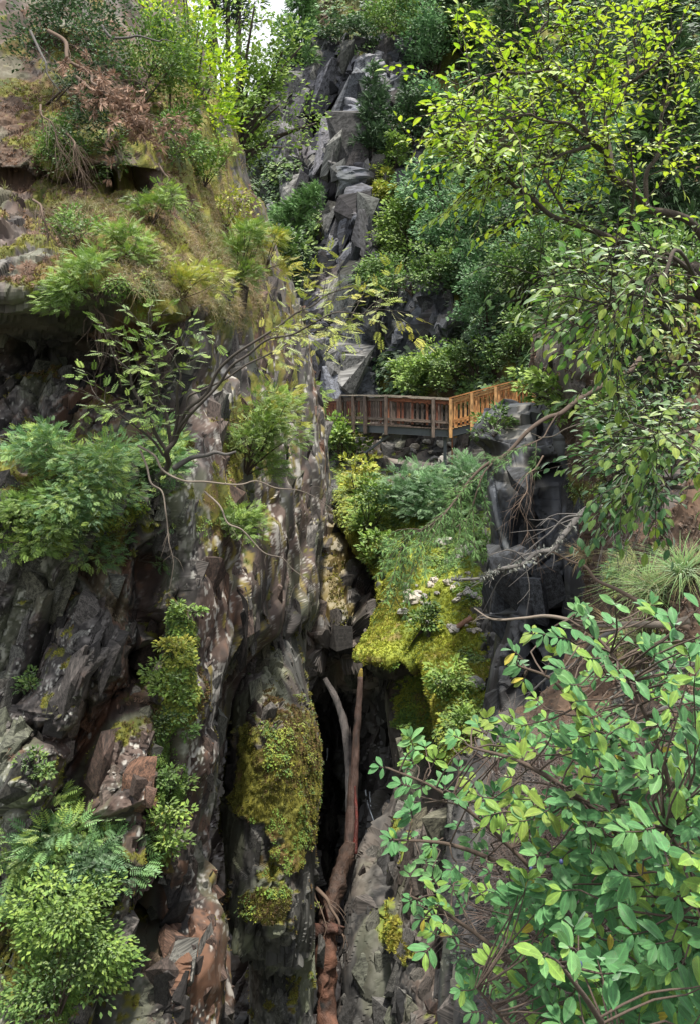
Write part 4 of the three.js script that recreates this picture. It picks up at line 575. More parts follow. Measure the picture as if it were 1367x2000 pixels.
// ---------------------------------------------------------------- logs in the slot
{
  const wood = (r, g, b, ro) => mat(r, g, b, ro, { bumpMap: grain, bumpScale: .03, vertexColors: true });
  const lump = (pts, r0, r1, sides, steps, rough) => { const q = tube(pts, r0, r1, sides + 8, steps * 2), a = q.attributes.position, cl = []; for (let i = 0; i < a.count; i++) { const x = a.getX(i), y = a.getY(i), z = a.getZ(i), k = rough * (fbm(x * 5, y * 1.2, z * 5, 3) + .6 * fbm(x * 16, y * 2.5, z * 16, 2) + .5 * Math.max(0, noise(x * 2, y * 2.6, z * 2))); a.setXYZ(i, x + k, y, z + k * .7); const t = .62 + .8 * fbm(x * 14, y * 1.1, z * 14, 3) + .5 * fbm(x * 3, y * 2.2, z * 3, 3); cl.push(t, t * .97, t * .95); } q.setAttribute('color', new THREE.Float32BufferAttribute(cl, 3)); q.computeVertexNormals(); return q; };
  const rel = (b, l) => l.map(q => at(...q).sub(b));
  let b = at(684, 1660, 21.5), t = thing('fallen_log', 'tall straight dead log standing upright in the dark slot', 'log'); t.position.copy(b);
  mesh('stem', lump(rel(b, [[682, 1680, 21.4], [688, 1560, 22], [695, 1440, 22.5], [703, 1322, 23]]), .15, .075, 9, 40, .03), wood(.09, .055, .046, .6), t); mesh('broken_top', lump(rel(b, [[703, 1323, 23], [704, 1312, 23], [705, 1306, 23]]), .075, .03, 7, 4, .03), wood(.35, .27, .06, .8), t); mesh('red_split', lump(rel(b, [[692, 1668, 21.3], [695, 1620, 21.5], [694, 1570, 21.8], [692, 1535, 22]]), .07, .02, 6, 12, .02), wood(.14, .022, .016, .5), t);
  b = at(684, 1520, 24.5); t = thing('fallen_log', 'thin curved log leaning left behind the upright log', 'log'); t.position.copy(b); mesh('stem', lump(rel(b, [[686, 1640, 23.4], [684, 1500, 24.5], [676, 1430, 25], [660, 1372, 25.6], [636, 1326, 26.2]]), .16, .075, 8, 36, .03), wood(.075, .064, .064, .6), t);
  b = at(640, 1830, 20.4); t = thing('fallen_log', 'thick wet brown log slanting below the upright log', 'log'); t.position.copy(b); mesh('stem', lump(rel(b, [[632, 1850, 20], [645, 1780, 20.5], [664, 1710, 21], [684, 1645, 21.4]]), .25, .15, 11, 30, .1), wood(.065, .034, .022, .6), t); mesh('stub', lump(rel(b, [[640, 1800, 20.2], [628, 1760, 20.2], [618, 1732, 20.3]]), .05, .02, 6, 8, .02), wood(.12, .045, .03, .6), t); mesh('burl', lump(rel(b, [[622, 1822, 19.8], [642, 1812, 19.7], [668, 1818, 19.8]]), .14, .1, 10, 14, .22), wood(.1, .042, .028, .6), t);
  b = at(640, 1950, 19.4); t = thing('fallen_log', 'stripped reddish trunk at the bottom of the slot', 'log'); t.position.copy(b); mesh('stem', lump(rel(b, [[640, 2080, 19], [640, 1960, 19.4], [636, 1890, 19.6], [640, 1820, 19.8]]), .24, .19, 12, 36, .16), wood(.17, .08, .052, .7), t);
  const wet = mat(.7, .75, .8, .15); [[[641, 1462], [644, 1478], [639, 1496]], [[632, 1528], [637, 1548]], [[712, 1542], [718, 1560], [724, 1580], [727, 1600]], [[722, 1545], [722, 1570]]].forEach((pts, i) => { const l = pts.map(q => { const s = ground(q[0], q[1], 'gorge_inner_wall').p; return s.multiplyScalar(.996); }); l.splice(1, 0, l[0].clone().lerp(l[1], .5)); const m = mesh('wet_streak', tube(l, .035, .015, 5, 8), wet); m.userData.kind = 'structure'; });  // pale glossy streaks down the wet slot wall
}
// ---------------------------------------------------------------- stones and a plank on the moss ledge
{
  const R = rng(991), base = [0, 1, 2, 3].map(k => { const g = new THREE.IcosahedronGeometry(1, 4), a = g.attributes.position, p = V(); for (let i = 0; i < a.count; i++) { p.fromBufferAttribute(a, i); cell(p.x * 1.1 + k * 9, p.y * 1.1, p.z * 1.1); const s = 1 + W.h * .9 + .06 * fbm(p.x * 4 + k * 3, p.y * 4, p.z * 4, 3); a.setXYZ(i, p.x * s, p.y * s * .6, p.z * s * .8); } g.computeVertexNormals(); return g; });
  const sm = [mat(.36, .34, .31, .9, { bumpMap: grain, bumpScale: .02 }), mat(.26, .25, .24, .9, { bumpMap: grain, bumpScale: .02 }), mat(.4, .36, .31, .9, { bumpMap: grain, bumpScale: .02 })];
  const one = (x, y, w, label, group) => { const s = ground(x, y, 'slope_below_walkway'), r = w / 2 / F * -s.p.z; const m = mesh('stone', pick(R, base), pick(R, sm)); m.position.copy(s.p).addScaledVector(s.n, r * .25); m.scale.set(r, r, r); m.rotation.set(R() - .5, R() * 6, (R() - .5) * .7); tag(m, label, 'stone', group); };
  one(800, 1170, 34, 'pale flat stone at the left edge of the moss ledge'); one(788, 1196, 26, 'smaller stone just below the pale flat stone on the ledge'); one(905, 1075, 40, 'largest pale stone in the scree under the larch branch'); one(868, 1060, 36, 'grey slab stone left of the largest pale scree stone'); one(855, 1335, 18, 'small stone half sunk in the moss of the ledge front'); one(925, 1335, 40, 'dark grey stone at the right foot of the moss ledge');
  for (let i = 0; i < 30; i++) { const x = 830 + R() * 115, y = 1030 + R() * 210; one(x, y, 9 + R() * 16, 'small pale scree stone on the slope right of the moss ledge', 'scree stones on the ledge slope'); }
  for (let i = 0; i < 12; i++) one(770 + R() * 70, 1140 + R() * 80, 7 + R() * 11, 'small pale stone lying in the moss beside the pale flat stone', 'stones in the moss');
  for (let i = 0; i < 16; i++) one(690 + R() * 190, 860 + R() * 45, 8 + R() * 12, 'grey rubble stone under the walkway', 'rubble under the walkway');
  const s0 = ground(880, 1232, 'slope_below_walkway'), s1 = ground(915, 1208, 'slope_below_walkway'), a = s0.p.addScaledVector(s0.n, .06), b = s1.p.addScaledVector(s1.n, .06); const pl = mesh('old_plank', tube([a, a.clone().lerp(b, .5), b], .09, .08, 4, 3), mat(.2, .1, .06, .85)); tag(pl, 'reddish brown broken plank lying on the scree slope', 'plank');
  const s2 = ground(960, 870, 'rock_right_bank'); 
}
// ---------------------------------------------------------------- plants on the wooded slope behind
const SB = 'slope_back';
conifer('pine_tree', 'slim young pine in front of the pale upper rock', { x: 728, y: 318, on: ['slope_back', 'cliff_back'], h: 195, w: 80, size: 20, pal: 'pine', dense: 3.4, rise: .4 });
conifer('pine_tree', 'thin bare stemmed pine right of the slim young pine', { x: 792, y: 272, on: SB, h: 130, w: 60, size: 16, from: .35, dense: 2.5 });
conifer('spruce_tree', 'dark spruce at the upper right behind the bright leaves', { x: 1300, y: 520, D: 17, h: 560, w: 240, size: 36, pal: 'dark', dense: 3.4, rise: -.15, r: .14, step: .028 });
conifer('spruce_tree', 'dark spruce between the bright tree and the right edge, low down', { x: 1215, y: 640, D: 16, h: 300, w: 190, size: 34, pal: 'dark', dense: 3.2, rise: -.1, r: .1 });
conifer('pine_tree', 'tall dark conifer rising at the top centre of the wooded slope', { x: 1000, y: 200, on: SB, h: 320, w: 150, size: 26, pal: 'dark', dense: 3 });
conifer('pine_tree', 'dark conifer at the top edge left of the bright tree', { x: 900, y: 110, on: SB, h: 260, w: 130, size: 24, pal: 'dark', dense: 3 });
conifer('pine_tree', 'feathery pale pine leaning over the rear rock face', { x: 560, y: 450, D: 44, h: 90, w: 110, size: 14, pal: 'larch', lean: 1.6, dense: 3, rise: .3 });
conifer('larch_tree', 'green larch above the rear rock face beside the sky gap', { x: 585, y: 150, D: 53, h: 190, w: 120, size: 24, pal: 'larch', dense: 3, rise: -.05 });
const bs = [
  ['grey green bush below the top edge, right of the pale upper rock', 850, 150, 150, 110, 'blue', 1500], ['broad bush at the top left of the bright tree', 930, 140, 140, 110, 'mid', 1300], ['dark bush right of the slim young pine', 800, 290, 120, 100, 'dark', 1100], ['green bush above the small overhang of rock', 870, 290, 120, 130, 'blue', 1400],
  ['yellowish bush standing over the small overhang', 825, 265, 80, 70, 'yellow', 500], ['golden green bush at the edge of the rear rock face', 745, 395, 60, 70, 'yellow', 600], ['dark leafy bush below the small overhang of rock', 870, 420, 150, 120, 'blue', 1800], ['light green bush right of the streaked rock face', 800, 500, 130, 100, 'light', 1800],
  ['bush with pale leaf tips below the light green bush', 800, 570, 160, 80, 'mid', 1300], ['deep green bush in the middle of the wooded slope', 900, 500, 150, 130, 'blue', 1600], ['bush partly behind the bright tree leaves', 1000, 440, 160, 120, 'blue', 1500], ['dark bush far behind the bright tree', 1080, 330, 180, 160, 'dark', 1600], ['bush on the slope over the orange stairway', 950, 660, 130, 130, 'blue', 1500],
  ['shadowed bush left of the hillside outcrop', 1010, 610, 140, 140, 'mid', 1500], ['rounded bush above the walkway railing', 800, 760, 100, 66, 'light', 1200], ['bright bush above the joint of walkway and stairway', 860, 765, 110, 80, 'light', 1300], ['dark bush just behind the orange stairway', 930, 745, 130, 80, 'mid', 1100],
  ['bush at the left end of the small overhang', 765, 330, 70, 60, 'light', 500], ['bush on the ridge at top centre', 760, 75, 160, 70, 'mid', 1100], ['overhanging bush at the crest of the pale upper rock', 680, 70, 120, 40, 'dark', 600], ['pale bush in a gap of the bright tree', 1030, 250, 160, 110, 'mid', 1300], ['dark bush near the top right corner', 1180, 160, 240, 160, 'dark', 1500],
  ['bush on the slope below the middle deep green bush', 860, 560, 130, 70, 'mid', 1000], ['bush beside the pale lichen rock stripe', 925, 580, 100, 90, 'blue', 1000], ['dark bush below the bright tree limb', 1080, 540, 170, 110, 'blue', 1400], ['bush at the foot of the streaked rock face', 735, 560, 60, 60, 'mid', 400], ['bush low behind the hillside outcrop', 1010, 700, 110, 90, 'mid', 900]];
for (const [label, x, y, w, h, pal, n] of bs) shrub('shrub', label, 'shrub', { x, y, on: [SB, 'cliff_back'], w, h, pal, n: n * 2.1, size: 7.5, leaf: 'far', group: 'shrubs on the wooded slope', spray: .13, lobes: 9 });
// on and beside the rear rock face, top left
shrub('shrub', 'dark bush in the corner left of the rear rock face', 'shrub', { x: 570, y: 560, D: 44, w: 60, h: 90, pal: 'dark', n: 1400, size: 10, leaf: 'far' });
shrub('shrub', 'green bush at the shoulder of the left cliff below the pale pine', 'shrub', { x: 545, y: 540, D: 35, w: 80, h: 90, pal: 'mid', n: 1200, size: 11, leaf: 'far' });
shrub('broadleaf_tree', 'airy light green tree leaning out from the left cliff top', 'tree', { x: 440, y: 330, D: 29.5, w: 230, h: 270, pal: 'light', n: 5200, size: 9.5, leaf: 'far', lean: .35, lobes: 16, spray: .1, bark: 'bark', thick: 1.5, stems: 30 });
shrub('broadleaf_tree', 'bright yellow green sapling at the left cliff edge', 'tree', { x: 370, y: 290, D: 22, w: 150, h: 270, pal: 'glow', n: 2800, size: 11, leaf: 'far', lobes: 12, spray: .1, bark: 'bark', stems: 24 });
shrub('shrub', 'low bright bush on the left cliff crest below the sapling', 'shrub', { x: 425, y: 275, D: 25.6, w: 120, h: 80, pal: 'light', n: 1300, size: 10, leaf: 'far' });
shrub('shrub', 'hanging leafy spray below the airy light green tree', 'shrub', { x: 478, y: 330, D: 31, w: 80, h: 110, pal: 'light', n: 1600, size: 9, leaf: 'far' });
for (const [x, l, r] of [[415, 'thickest conifer trunk beside the gap of sky', .2], [446, 'middle slim conifer trunk beside the gap of sky', .12], [467, 'right slim conifer trunk beside the gap of sky', .13]]) conifer('conifer_tree', l, { x, y: 290, D: 31, h: 600, w: 130, size: 22, r, from: .42, dense: 1.6, step: .04, whorl: 3, group: 'trunks on the left crest' });
// ---------------------------------------------------------------- left cliff plants
const CL = 'cliff_left';
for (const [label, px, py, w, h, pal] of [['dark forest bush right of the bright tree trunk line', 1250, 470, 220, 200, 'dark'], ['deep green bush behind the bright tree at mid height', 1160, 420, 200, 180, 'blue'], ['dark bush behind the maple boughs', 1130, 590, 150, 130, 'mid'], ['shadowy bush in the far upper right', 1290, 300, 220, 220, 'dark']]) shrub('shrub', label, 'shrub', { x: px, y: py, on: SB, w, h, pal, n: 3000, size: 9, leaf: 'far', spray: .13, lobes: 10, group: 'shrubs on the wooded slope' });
const ls = [
  ['bright loose bush on the slope left of the sapling', 330, 240, 110, 120, 'light', 1300, 'small', 9], ['olive bush above the soil slope at left', 150, 330, 130, 80, 'mid', 1000, 'small', 8], ['light bush on the mossy shoulder below the sapling', 400, 360, 90, 90, 'light', 700, 'small', 9], ['low green bush in the middle of the soil slope', 150, 470, 130, 60, 'mid', 800, 'small', 9], ['yellow green bush on the upper sunlit ridge', 440, 450, 80, 80, 'yellow', 500, 'small', 9],
  ['dark mixed bush in the upper left corner', 90, 200, 190, 200, 'dark', 2600, 'small', 9], ['green bush under the top edge left of the sapling', 270, 200, 180, 190, 'mid', 2600, 'small', 9], ['grey green bush beside the dry pine branch', 180, 120, 200, 140, 'dark', 2200, 'small', 9], ['small green bush at the left edge above the soil slope', 80, 330, 90, 110, 'mid', 900, 'small', 9], ['dark bush below the dry pine branches', 210, 290, 150, 80, 'dark', 1100, 'small', 8], ['olive bush at the rim above the mossy boulder', 330, 300, 110, 80, 'mid', 800, 'small', 9],
  ['low leafy plant on the soil slope below the moss boulder', 260, 500, 110, 60, 'light', 561, 'pinnate', 16], ['spreading plants on the lip of the dark overhang', 190, 580, 190, 90, 'light', 1054, 'pinnate', 16], ['plants at the upper left end of the overhang lip', 100, 590, 130, 60, 'mid', 544, 'pinnate', 16], ['yellow green plants right of the overhang lip', 350, 580, 130, 80, 'yellow', 714, 'pinnate', 16],
  ['light green plants on the sunlit ridge of the left cliff', 460, 560, 110, 120, 'light', 714, 'pinnate', 16], ['small plant high on the sunlit ridge', 300, 430, 100, 70, 'light', 442, 'pinnate', 16], ['tuft of plants at the right edge of the sunlit ridge', 520, 520, 70, 70, 'yellow', 200, 'pinnate', 18],
  ['pale green bush top at the left end of the fern ledge', 120, 930, 190, 100, 'fern', 1300, 'pinnate', 17], ['large blue green bush filling the fern ledge', 200, 1000, 260, 150, 'fern', 2400, 'pinnate', 17], ['leafy bush at the right end of the fern ledge', 300, 960, 130, 120, 'fern', 1000, 'pinnate', 17], ['darker bush hanging below the fern ledge', 270, 1090, 120, 120, 'fern', 1000, 'pinnate', 17], ['light green bush at the left edge of the fern ledge', 80, 1060, 170, 120, 'light', 1300, 'pinnate', 17], ['bush in the middle under the blue green bush', 170, 1080, 150, 80, 'fern', 1000, 'pinnate', 17],
  ['moss green bush on the shelf right of the rowan', 480, 920, 120, 160, 'light', 1190, 'pinnate', 16], ['fern at the cliff edge level with the walkway', 560, 810, 120, 70, 'light', 442, 'pinnate', 16], ['small hanging bush below the rowan dead twigs', 440, 1060, 90, 90, 'light', 612, 'pinnate', 16], ['spray of leaves on the right rim of that shelf', 530, 830, 80, 80, 'yellow', 240, 'pinnate', 18],
  ['uppermost herb clump in the diagonal green strip', 360, 1215, 44, 50, 'light', 288, 'small', 11], ['second herb clump down the diagonal green strip', 345, 1290, 60, 60, 'yellow', 378, 'small', 10], ['broad herb clump in the middle of the green strip', 345, 1365, 80, 80, 'light', 756, 'small', 10], ['herb clump at the bend of the green strip', 320, 1450, 70, 80, 'mid', 540, 'small', 10], ['lower herb clump of the green strip', 325, 1560, 80, 90, 'mid', 684, 'small', 11], ['lowest herb clump of the green strip with yellow leaves', 328, 1660, 80, 110, 'light', 756, 'small', 11],
  ['feathery fern bush sticking out at lower left', 130, 1720, 220, 130, 'fern', 620, 'pinnate', 32], ['yellow green fern bush at the left edge low down', 80, 1700, 160, 130, 'light', 480, 'pinnate', 30], ['dense small leaved creeper at the lower left', 110, 1850, 190, 170, 'light', 2700, 'small', 12], ['dark creeper hanging in the bottom left corner', 110, 1985, 190, 170, 'mid', 2340, 'small', 12], ['small herb tuft at the left edge above the fern bush', 75, 1530, 80, 60, 'mid', 360, 'small', 11], ['twiggy little herb at the left edge of the grey rock', 60, 1350, 60, 50, 'mid', 162, 'small', 11],
  ['fern spray at the tip of the lower left bush', 195, 1730, 90, 80, 'blue', 150, 'pinnate', 40]];
for (const [label, x, y, w, h, pal, n, leaf, size] of ls) shrub(leaf === 'pinnate' ? 'fern_bush' : 'shrub', label, leaf === 'pinnate' ? 'fern bush' : 'shrub', { x, y, on: CL, w, h, pal, n: n * 1.15, size, leaf, out: .6, spray: .15, lobes: 8, stems: y < 350 ? 3 : 10, per: leaf === 'pinnate' ? 9 : 20, gold: label.includes('yellow leaves') ? 30 : 0 });
limbTree('rowan_tree', 'young rowan leaning right across the left cliff', 'tree', { bark: 'rowan', gap: .19, twig: .5, leafGap: .12, size: .17, leaf: 'pinnate', mat: 'leaf', pal: 'yellow', sub: 1, flat: .8, bias: [.1, .1, .1], droop: .5, limbs: [
  { trunk: 1, pts: [[318, 925, 12.7], [328, 880, 12.3], [350, 840, 12.2]], r0: .045, r1: .03, bare: 1 },
  { pts: [[350, 840, 12.2], [400, 765, 11.9], [462, 690, 11.7], [540, 640, 11.6], [610, 595, 11.5], [690, 560, 11.4]], r0: .028, r1: .006, from: .5 }, { pts: [[345, 850, 12.2], [385, 790, 11.7], [450, 712, 11.4], [520, 660, 11.2], [600, 640, 11], [700, 610, 10.9], [760, 590, 10.8]], r0: .024, r1: .005, from: .5 }, { pts: [[340, 860, 12.3], [372, 780, 12.2], [440, 740, 12.1], [520, 690, 12], [600, 650, 11.9], [640, 655, 11.8]], r0: .02, r1: .005, from: .5 },
  { pts: [[330, 885, 12.3], [290, 800, 12], [250, 720, 11.8], [215, 680, 11.7]], r0: .03, r1: .006, pal: 'light', gap: .1 }, { pts: [[335, 870, 12.3], [310, 770, 12], [300, 690, 11.8], [290, 610, 11.7]], r0: .03, r1: .005, pal: 'light', gap: .11 }, { pts: [[335, 870, 12.3], [350, 760, 11.9], [345, 700, 11.8], [370, 640, 11.7]], r0: .025, r1: .005, pal: 'light', gap: .13 }, { pts: [[320, 890, 12.3], [270, 840, 12], [220, 800, 11.8], [180, 760, 11.8]], r0: .02, r1: .005, pal: 'light', gap: .12 }] });
deadBranch('short grey dead branch forking at the rowan foot', [[340, 915, 12.3], [380, 893, 12.1], [420, 885, 12], [462, 882, 12]], .04, .015, { twigs: 3, len: .5, bias: [.3, .6, 0] });
deadBranch('long pale dead twig drooping right from the rowan foot', [[270, 870, 12], [320, 920, 11.9], [400, 938, 11.8], [500, 945, 11.7], [580, 962, 11.7], [650, 995, 11.7]], .018, .004, { bark: 'dead', twigs: 9, len: .14 });
deadBranch('pale dead twig falling steeply below the rowan', [[275, 880, 12], [300, 940, 11.8], [320, 1000, 11.7], [330, 1060, 11.7], [332, 1150, 11.8]], .016, .004, { bark: 'dead', twigs: 7, len: .15 });
deadBranch('pale dead twig crossing the rock below the small hanging bush', [[400, 960, 12], [450, 1020, 11.8], [520, 1075, 11.8], [570, 1110, 11.9], [625, 1155, 12]], .014, .004, { bark: 'dead', twigs: 7, len: .15 });
const dryTuft = { tufts: 260, tuftSize: .16, tuftPal: PAL.brown, tuftGeo: 'dry', tuftName: 'dry_needles', tuftDrop: -.5, tips: 1, name: 'dry_pine_branch' };
deadBranch('dead pine branch with dry brown needles hanging at upper left', [[95, 60, 16], [140, 110, 15.6], [180, 160, 15.2], [225, 200, 15], [260, 240, 15]], .04, .01, { ...dryTuft, twigs: 26, len: .3, fork: 1, bias: [.4, -.3, .2], bark: 'root' });
deadBranch('lower dead pine branch with brown needle tufts', [[150, 150, 15.4], [200, 190, 15], [250, 215, 14.8], [300, 225, 14.8]], .03, .008, { ...dryTuft, twigs: 24, len: .35, fork: 1, bias: [.2, -.5, .2], bark: 'root' });
deadBranch('bare grey branch at the top edge left of the sapling', [[200, 50, 16.5], [250, 75, 16.3], [310, 78, 16.2], [340, 82, 16]], .03, .008, { twigs: 8, len: .3, bias: [0, -.2, 0] });
deadBranch('bare dead stem slanting in the upper left corner', [[60, 60, 15.8], [95, 120, 15.5], [120, 180, 15.4]], .025, .008, { twigs: 14, len: .4, fork: 1, bias: [0, -.5, .1] });
for (const [x, y, l] of [[100, 235, 'grey hanging roots below the upper left bush'], [150, 290, 'hanging roots beside the dark hollow'], [85, 420, 'roots at the left edge of the soil slope'], [200, 620, 'roots hanging from the lip of the dark overhang'], [330, 350, 'twigs beside the moss boulder']]) deadBranch(l, [[x - 20, y - 30, 15 - (y > 380 ? 2 : 0)], [x, y, 14.8 - (y > 380 ? 2 : 0)], [x + 12, y + 50, 14.9 - (y > 380 ? 2 : 0)]], .02, .006, { name: 'hanging_roots', category: 'roots', twigs: 34, len: .75, fork: 1, bias: [.1, -.8, .1], bark: 'root', group: 'hanging roots' });
deadBranch('bare twig arching over the moss on the left crest', [[290, 300, 17], [330, 270, 17], [360, 290, 17.2], [380, 300, 17.6]], .02, .006, { twigs: 6, len: .4 });
// ---------------------------------------------------------------- slope below the walkway
const SW = 'slope_below_walkway';
for (const [label, x, y, w, h, pal, n, leaf, size] of [
  ['light green herb below the left end of the walkway', 668, 905, 80, 90, 'light', 700, 'small', 13], ['pale blue green bush under the middle of the walkway', 780, 1000, 120, 80, 'blue', 900, 'pinnate', 17], ['pale bush right below the steel column', 855, 1000, 120, 75, 'blue', 900, 'pinnate', 17], ['pale bush below the dark steps', 915, 985, 100, 90, 'blue', 700, 'pinnate', 17], ['light bush left on the green slope', 720, 1040, 80, 100, 'light', 600, 'small', 12], ['bush hanging over the edge above the slot', 735, 1090, 50, 50, 'light', 260, 'small', 12], ['green bush right of the centre of the slope', 890, 1030, 80, 50, 'light', 400, 'small', 12],
  ['small round juniper on the moss ledge', 823, 1230, 62, 60, 'mid', 500, 'small', 9], ['yellow green herb patch left under the walkway post', 690, 965, 60, 70, 'yellow', 350, 'small', 11], ['herbs below the scree at the ledge foot', 900, 1450, 80, 60, 'light', 420, 'small', 11], ['herbs on the ledge slope above the foreground bush', 870, 1350, 80, 60, 'light', 420, 'small', 11], ['plants beside the dark rock at the ledge edge', 940, 1090, 60, 70, 'mid', 350, 'small', 12]])
  shrub('shrub', label, 'shrub', { x, y, on: SW, w, h, pal, n: n * 1.2, size, leaf, per: leaf === 'pinnate' ? 9 : 20, out: .3 });
// ---------------------------------------------------------------- right bank
limbTree('deciduous_tree', 'bright backlit leafy tree reaching in from the upper right', 'tree', { gap: .055, twig: .42, leafGap: .038, size: .052, leaf: 'tree', pal: 'glow', sub: 2, flat: .8, bias: [-.15, .15, .05], singles: 300, tumble: 1.1, sag: .15, limbs: [
  { trunk: 1, pts: [[1480, 1150, 6.6], [1460, 900, 6.2], [1420, 680, 5.8], [1350, 520, 5.5]], r0: .13, r1: .05, bare: 1 },
  { pts: [[1350, 520, 5.5], [1215, 478, 5.4], [1110, 432, 5.2], [1030, 388, 5], [985, 345, 4.9], [945, 315, 4.8]], r0: .024, r1: .005, from: .5 }, { pts: [[1420, 680, 5.8], [1340, 440, 5.5], [1262, 405, 5.4], [1195, 345, 5.2], [1180, 300, 5.1], [1150, 265, 5], [1125, 190, 5], [1070, 135, 5], [1045, 95, 5], [1070, 40, 5]], r0: .028, r1: .006, from: .35 }, { pts: [[1195, 345, 5.2], [1185, 240, 5.3], [1215, 170, 5.4], [1240, 110, 5.5], [1250, 30, 5.5]], r0: .02, r1: .005, from: .1 },
  { pts: [[1070, 135, 5], [1010, 140, 4.9], [960, 148, 4.8], [890, 165, 4.8]], r0: .01, r1: .003 }, { pts: [[1150, 285, 5], [1100, 300, 4.9], [1040, 320, 4.8], [980, 330, 4.8]], r0: .012, r1: .004 }, { pts: [[1150, 268, 5], [1110, 240, 4.8], [1050, 230, 4.7], [990, 230, 4.6], [935, 250, 4.6]], r0: .01, r1: .003, from: .1 }, { pts: [[1215, 170, 5.4], [1280, 120, 5.3], [1330, 60, 5.3]], r0: .012, r1: .004 }, { pts: [[1262, 405, 5.4], [1280, 300, 5.4], [1300, 200, 5.5], [1340, 120, 5.5]], r0: .016, r1: .005 }, { pts: [[1110, 432, 5.2], [1060, 330, 5.3], [1080, 210, 5.4]], r0: .01, r1: .003 }, { pts: [[1125, 190, 5], [1160, 120, 4.9], [1180, 60, 4.9]], r0: .01, r1: .003 }, { pts: [[1215, 478, 5.4], [1240, 360, 5], [1230, 280, 4.9]], r0: .012, r1: .004 }, { pts: [[1030, 388, 5], [960, 300, 4.8], [920, 290, 4.7]], r0: .006, r1: .002, from: .4 }] });
limbTree('deciduous_tree', 'leafy maple boughs drooping in from the right edge above the outcrop', 'tree', { gap: .06, twig: .4, leafGap: .055, size: .062, leaf: 'nearB', pal: 'maple', sub: 2, flat: .8, bias: [-.12, .04, .05], singles: 300, tumble: .9, sag: .18, droop: .5, limbs: [
  { trunk: 1, pts: [[1540, 1150, 6.3], [1500, 900, 6], [1450, 720, 5.8], [1380, 560, 5.6]], r0: .1, r1: .03, bare: 1 },
  { pts: [[1400, 620, 5.7], [1290, 575, 5.6], [1180, 530, 5.5], [1110, 520, 5.4], [1040, 535, 5.4]], r0: .022, r1: .004, from: .25 }, { pts: [[1440, 700, 5.8], [1330, 650, 5.4], [1260, 620, 5.2], [1210, 610, 5.1], [1160, 625, 5]], r0: .02, r1: .004, from: .2 }, { pts: [[1450, 720, 5.8], [1340, 720, 5.4], [1290, 700, 5.3], [1260, 720, 5.3]], r0: .018, r1: .004, from: .2 }, { pts: [[1380, 560, 5.6], [1310, 490, 5.2], [1230, 470, 5.1], [1170, 490, 5]], r0: .016, r1: .004, from: .1 },
  { pts: [[1480, 800, 5.9], [1350, 800, 5.4], [1290, 780, 5.2], [1250, 795, 5.1]], r0: .018, r1: .004, from: .2 }, { pts: [[1490, 850, 5.9], [1340, 870, 5.2], [1290, 885, 5], [1240, 910, 4.9], [1200, 925, 4.9]], r0: .018, r1: .004, from: .2, pal: 'bush' }, { pts: [[1480, 800, 5.9], [1370, 830, 4.7], [1310, 850, 4.4], [1270, 870, 4.3]], r0: .014, r1: .004, from: .2 }, { pts: [[1380, 560, 5.6], [1330, 520, 4.4], [1280, 540, 4.2], [1220, 585, 4.1], [1180, 600, 4.1]], r0: .012, r1: .004, from: .3 }, { pts: [[1490, 850, 5.9], [1330, 930, 5], [1280, 935, 4.9], [1240, 960, 4.8]], r0: .014, r1: .003, from: .3, pal: 'bush' }] });
shrub('shrub', 'pale green bush below the outcrop beside the orange stairway', 'shrub', { x: 1110, y: 810, on: ['hillside_right', 'rock_right_bank'], w: 90, h: 90, pal: 'light', n: 450, size: 17, leaf: 'small', spray: .16 });
shrub('shrub', 'thin bush hiding the far end of the stairway', 'shrub', { x: 1065, y: 790, on: ['hillside_right', 'rock_right_bank'], w: 70, h: 80, pal: 'light', n: 330, size: 16, leaf: 'small', spray: .16 });
shrub('shrub', 'dark bush under the maple boughs', 'shrub', { x: 1240, y: 920, on: 'hillside_right', w: 150, h: 150, pal: 'mid', n: 1100, size: 20, leaf: 'small' });
shrub('shrub', 'bush at the right edge under the maple boughs', 'shrub', { x: 1290, y: 830, on: 'hillside_right', w: 170, h: 240, pal: 'dark', n: 1400, size: 22, leaf: 'small' });
shrub('shrub', 'tall dark bush at the right edge beside the maple stems', 'shrub', { x: 1340, y: 720, on: 'hillside_right', w: 190, h: 260, pal: 'mid', n: 1800, size: 17, leaf: 'small' });
shrub('shrub', 'bush over the hillside outcrop', 'shrub', { x: 1130, y: 640, on: 'hillside_right', w: 160, h: 120, pal: 'mid', n: 900, size: 17, leaf: 'small' });
shrub('shrub', 'little bush on the brown soil above the grass tussock', 'shrub', { x: 1218, y: 1125, on: 'hillside_right', w: 60, h: 55, pal: 'bush', n: 90, size: 20, leaf: 'small' });
shrub('shrub', 'leafy sprig over the dark block on the right bank', 'shrub', { x: 960, y: 850, on: 'rock_right_bank', w: 90, h: 50, pal: 'mid', n: 300, size: 12, leaf: 'small' });
limbTree('larch_branch', 'long larch branch with hanging green needles slanting across the dark rock', 'branch', { gap: .1, twig: .42, leafGap: .045, size: .085, leaf: 'needles', mat: 'needle', pal: 'larch', bark: 'twig', sub: 2, flat: .5, bias: [-.25, -.75, 0], sag: .3, droop: .8, tr: 1.1, limbs: [{ pts: [[1250, 700, 9.5], [1150, 770, 9.2], [1090, 805, 9], [1030, 845, 8.9], [960, 905, 8.8], [890, 975, 8.7], [830, 1030, 8.6], [780, 1075, 8.6]], r0: .032, r1: .006, from: .63 }, { pts: [[960, 905, 8.8], [930, 960, 8.7], [890, 1030, 8.6]], r0: .01, r1: .004, from: .2 }, { pts: [[1090, 805, 9], [1060, 850, 8.9], [1030, 870, 8.8]], r0: .01, r1: .004, from: .5, gap: .2 }] });
const lich = { tufts: 150, tuftSize: .05, tuftPal: [[.2, .21, .19], [.15, .16, .14], [.26, .26, .23]] };
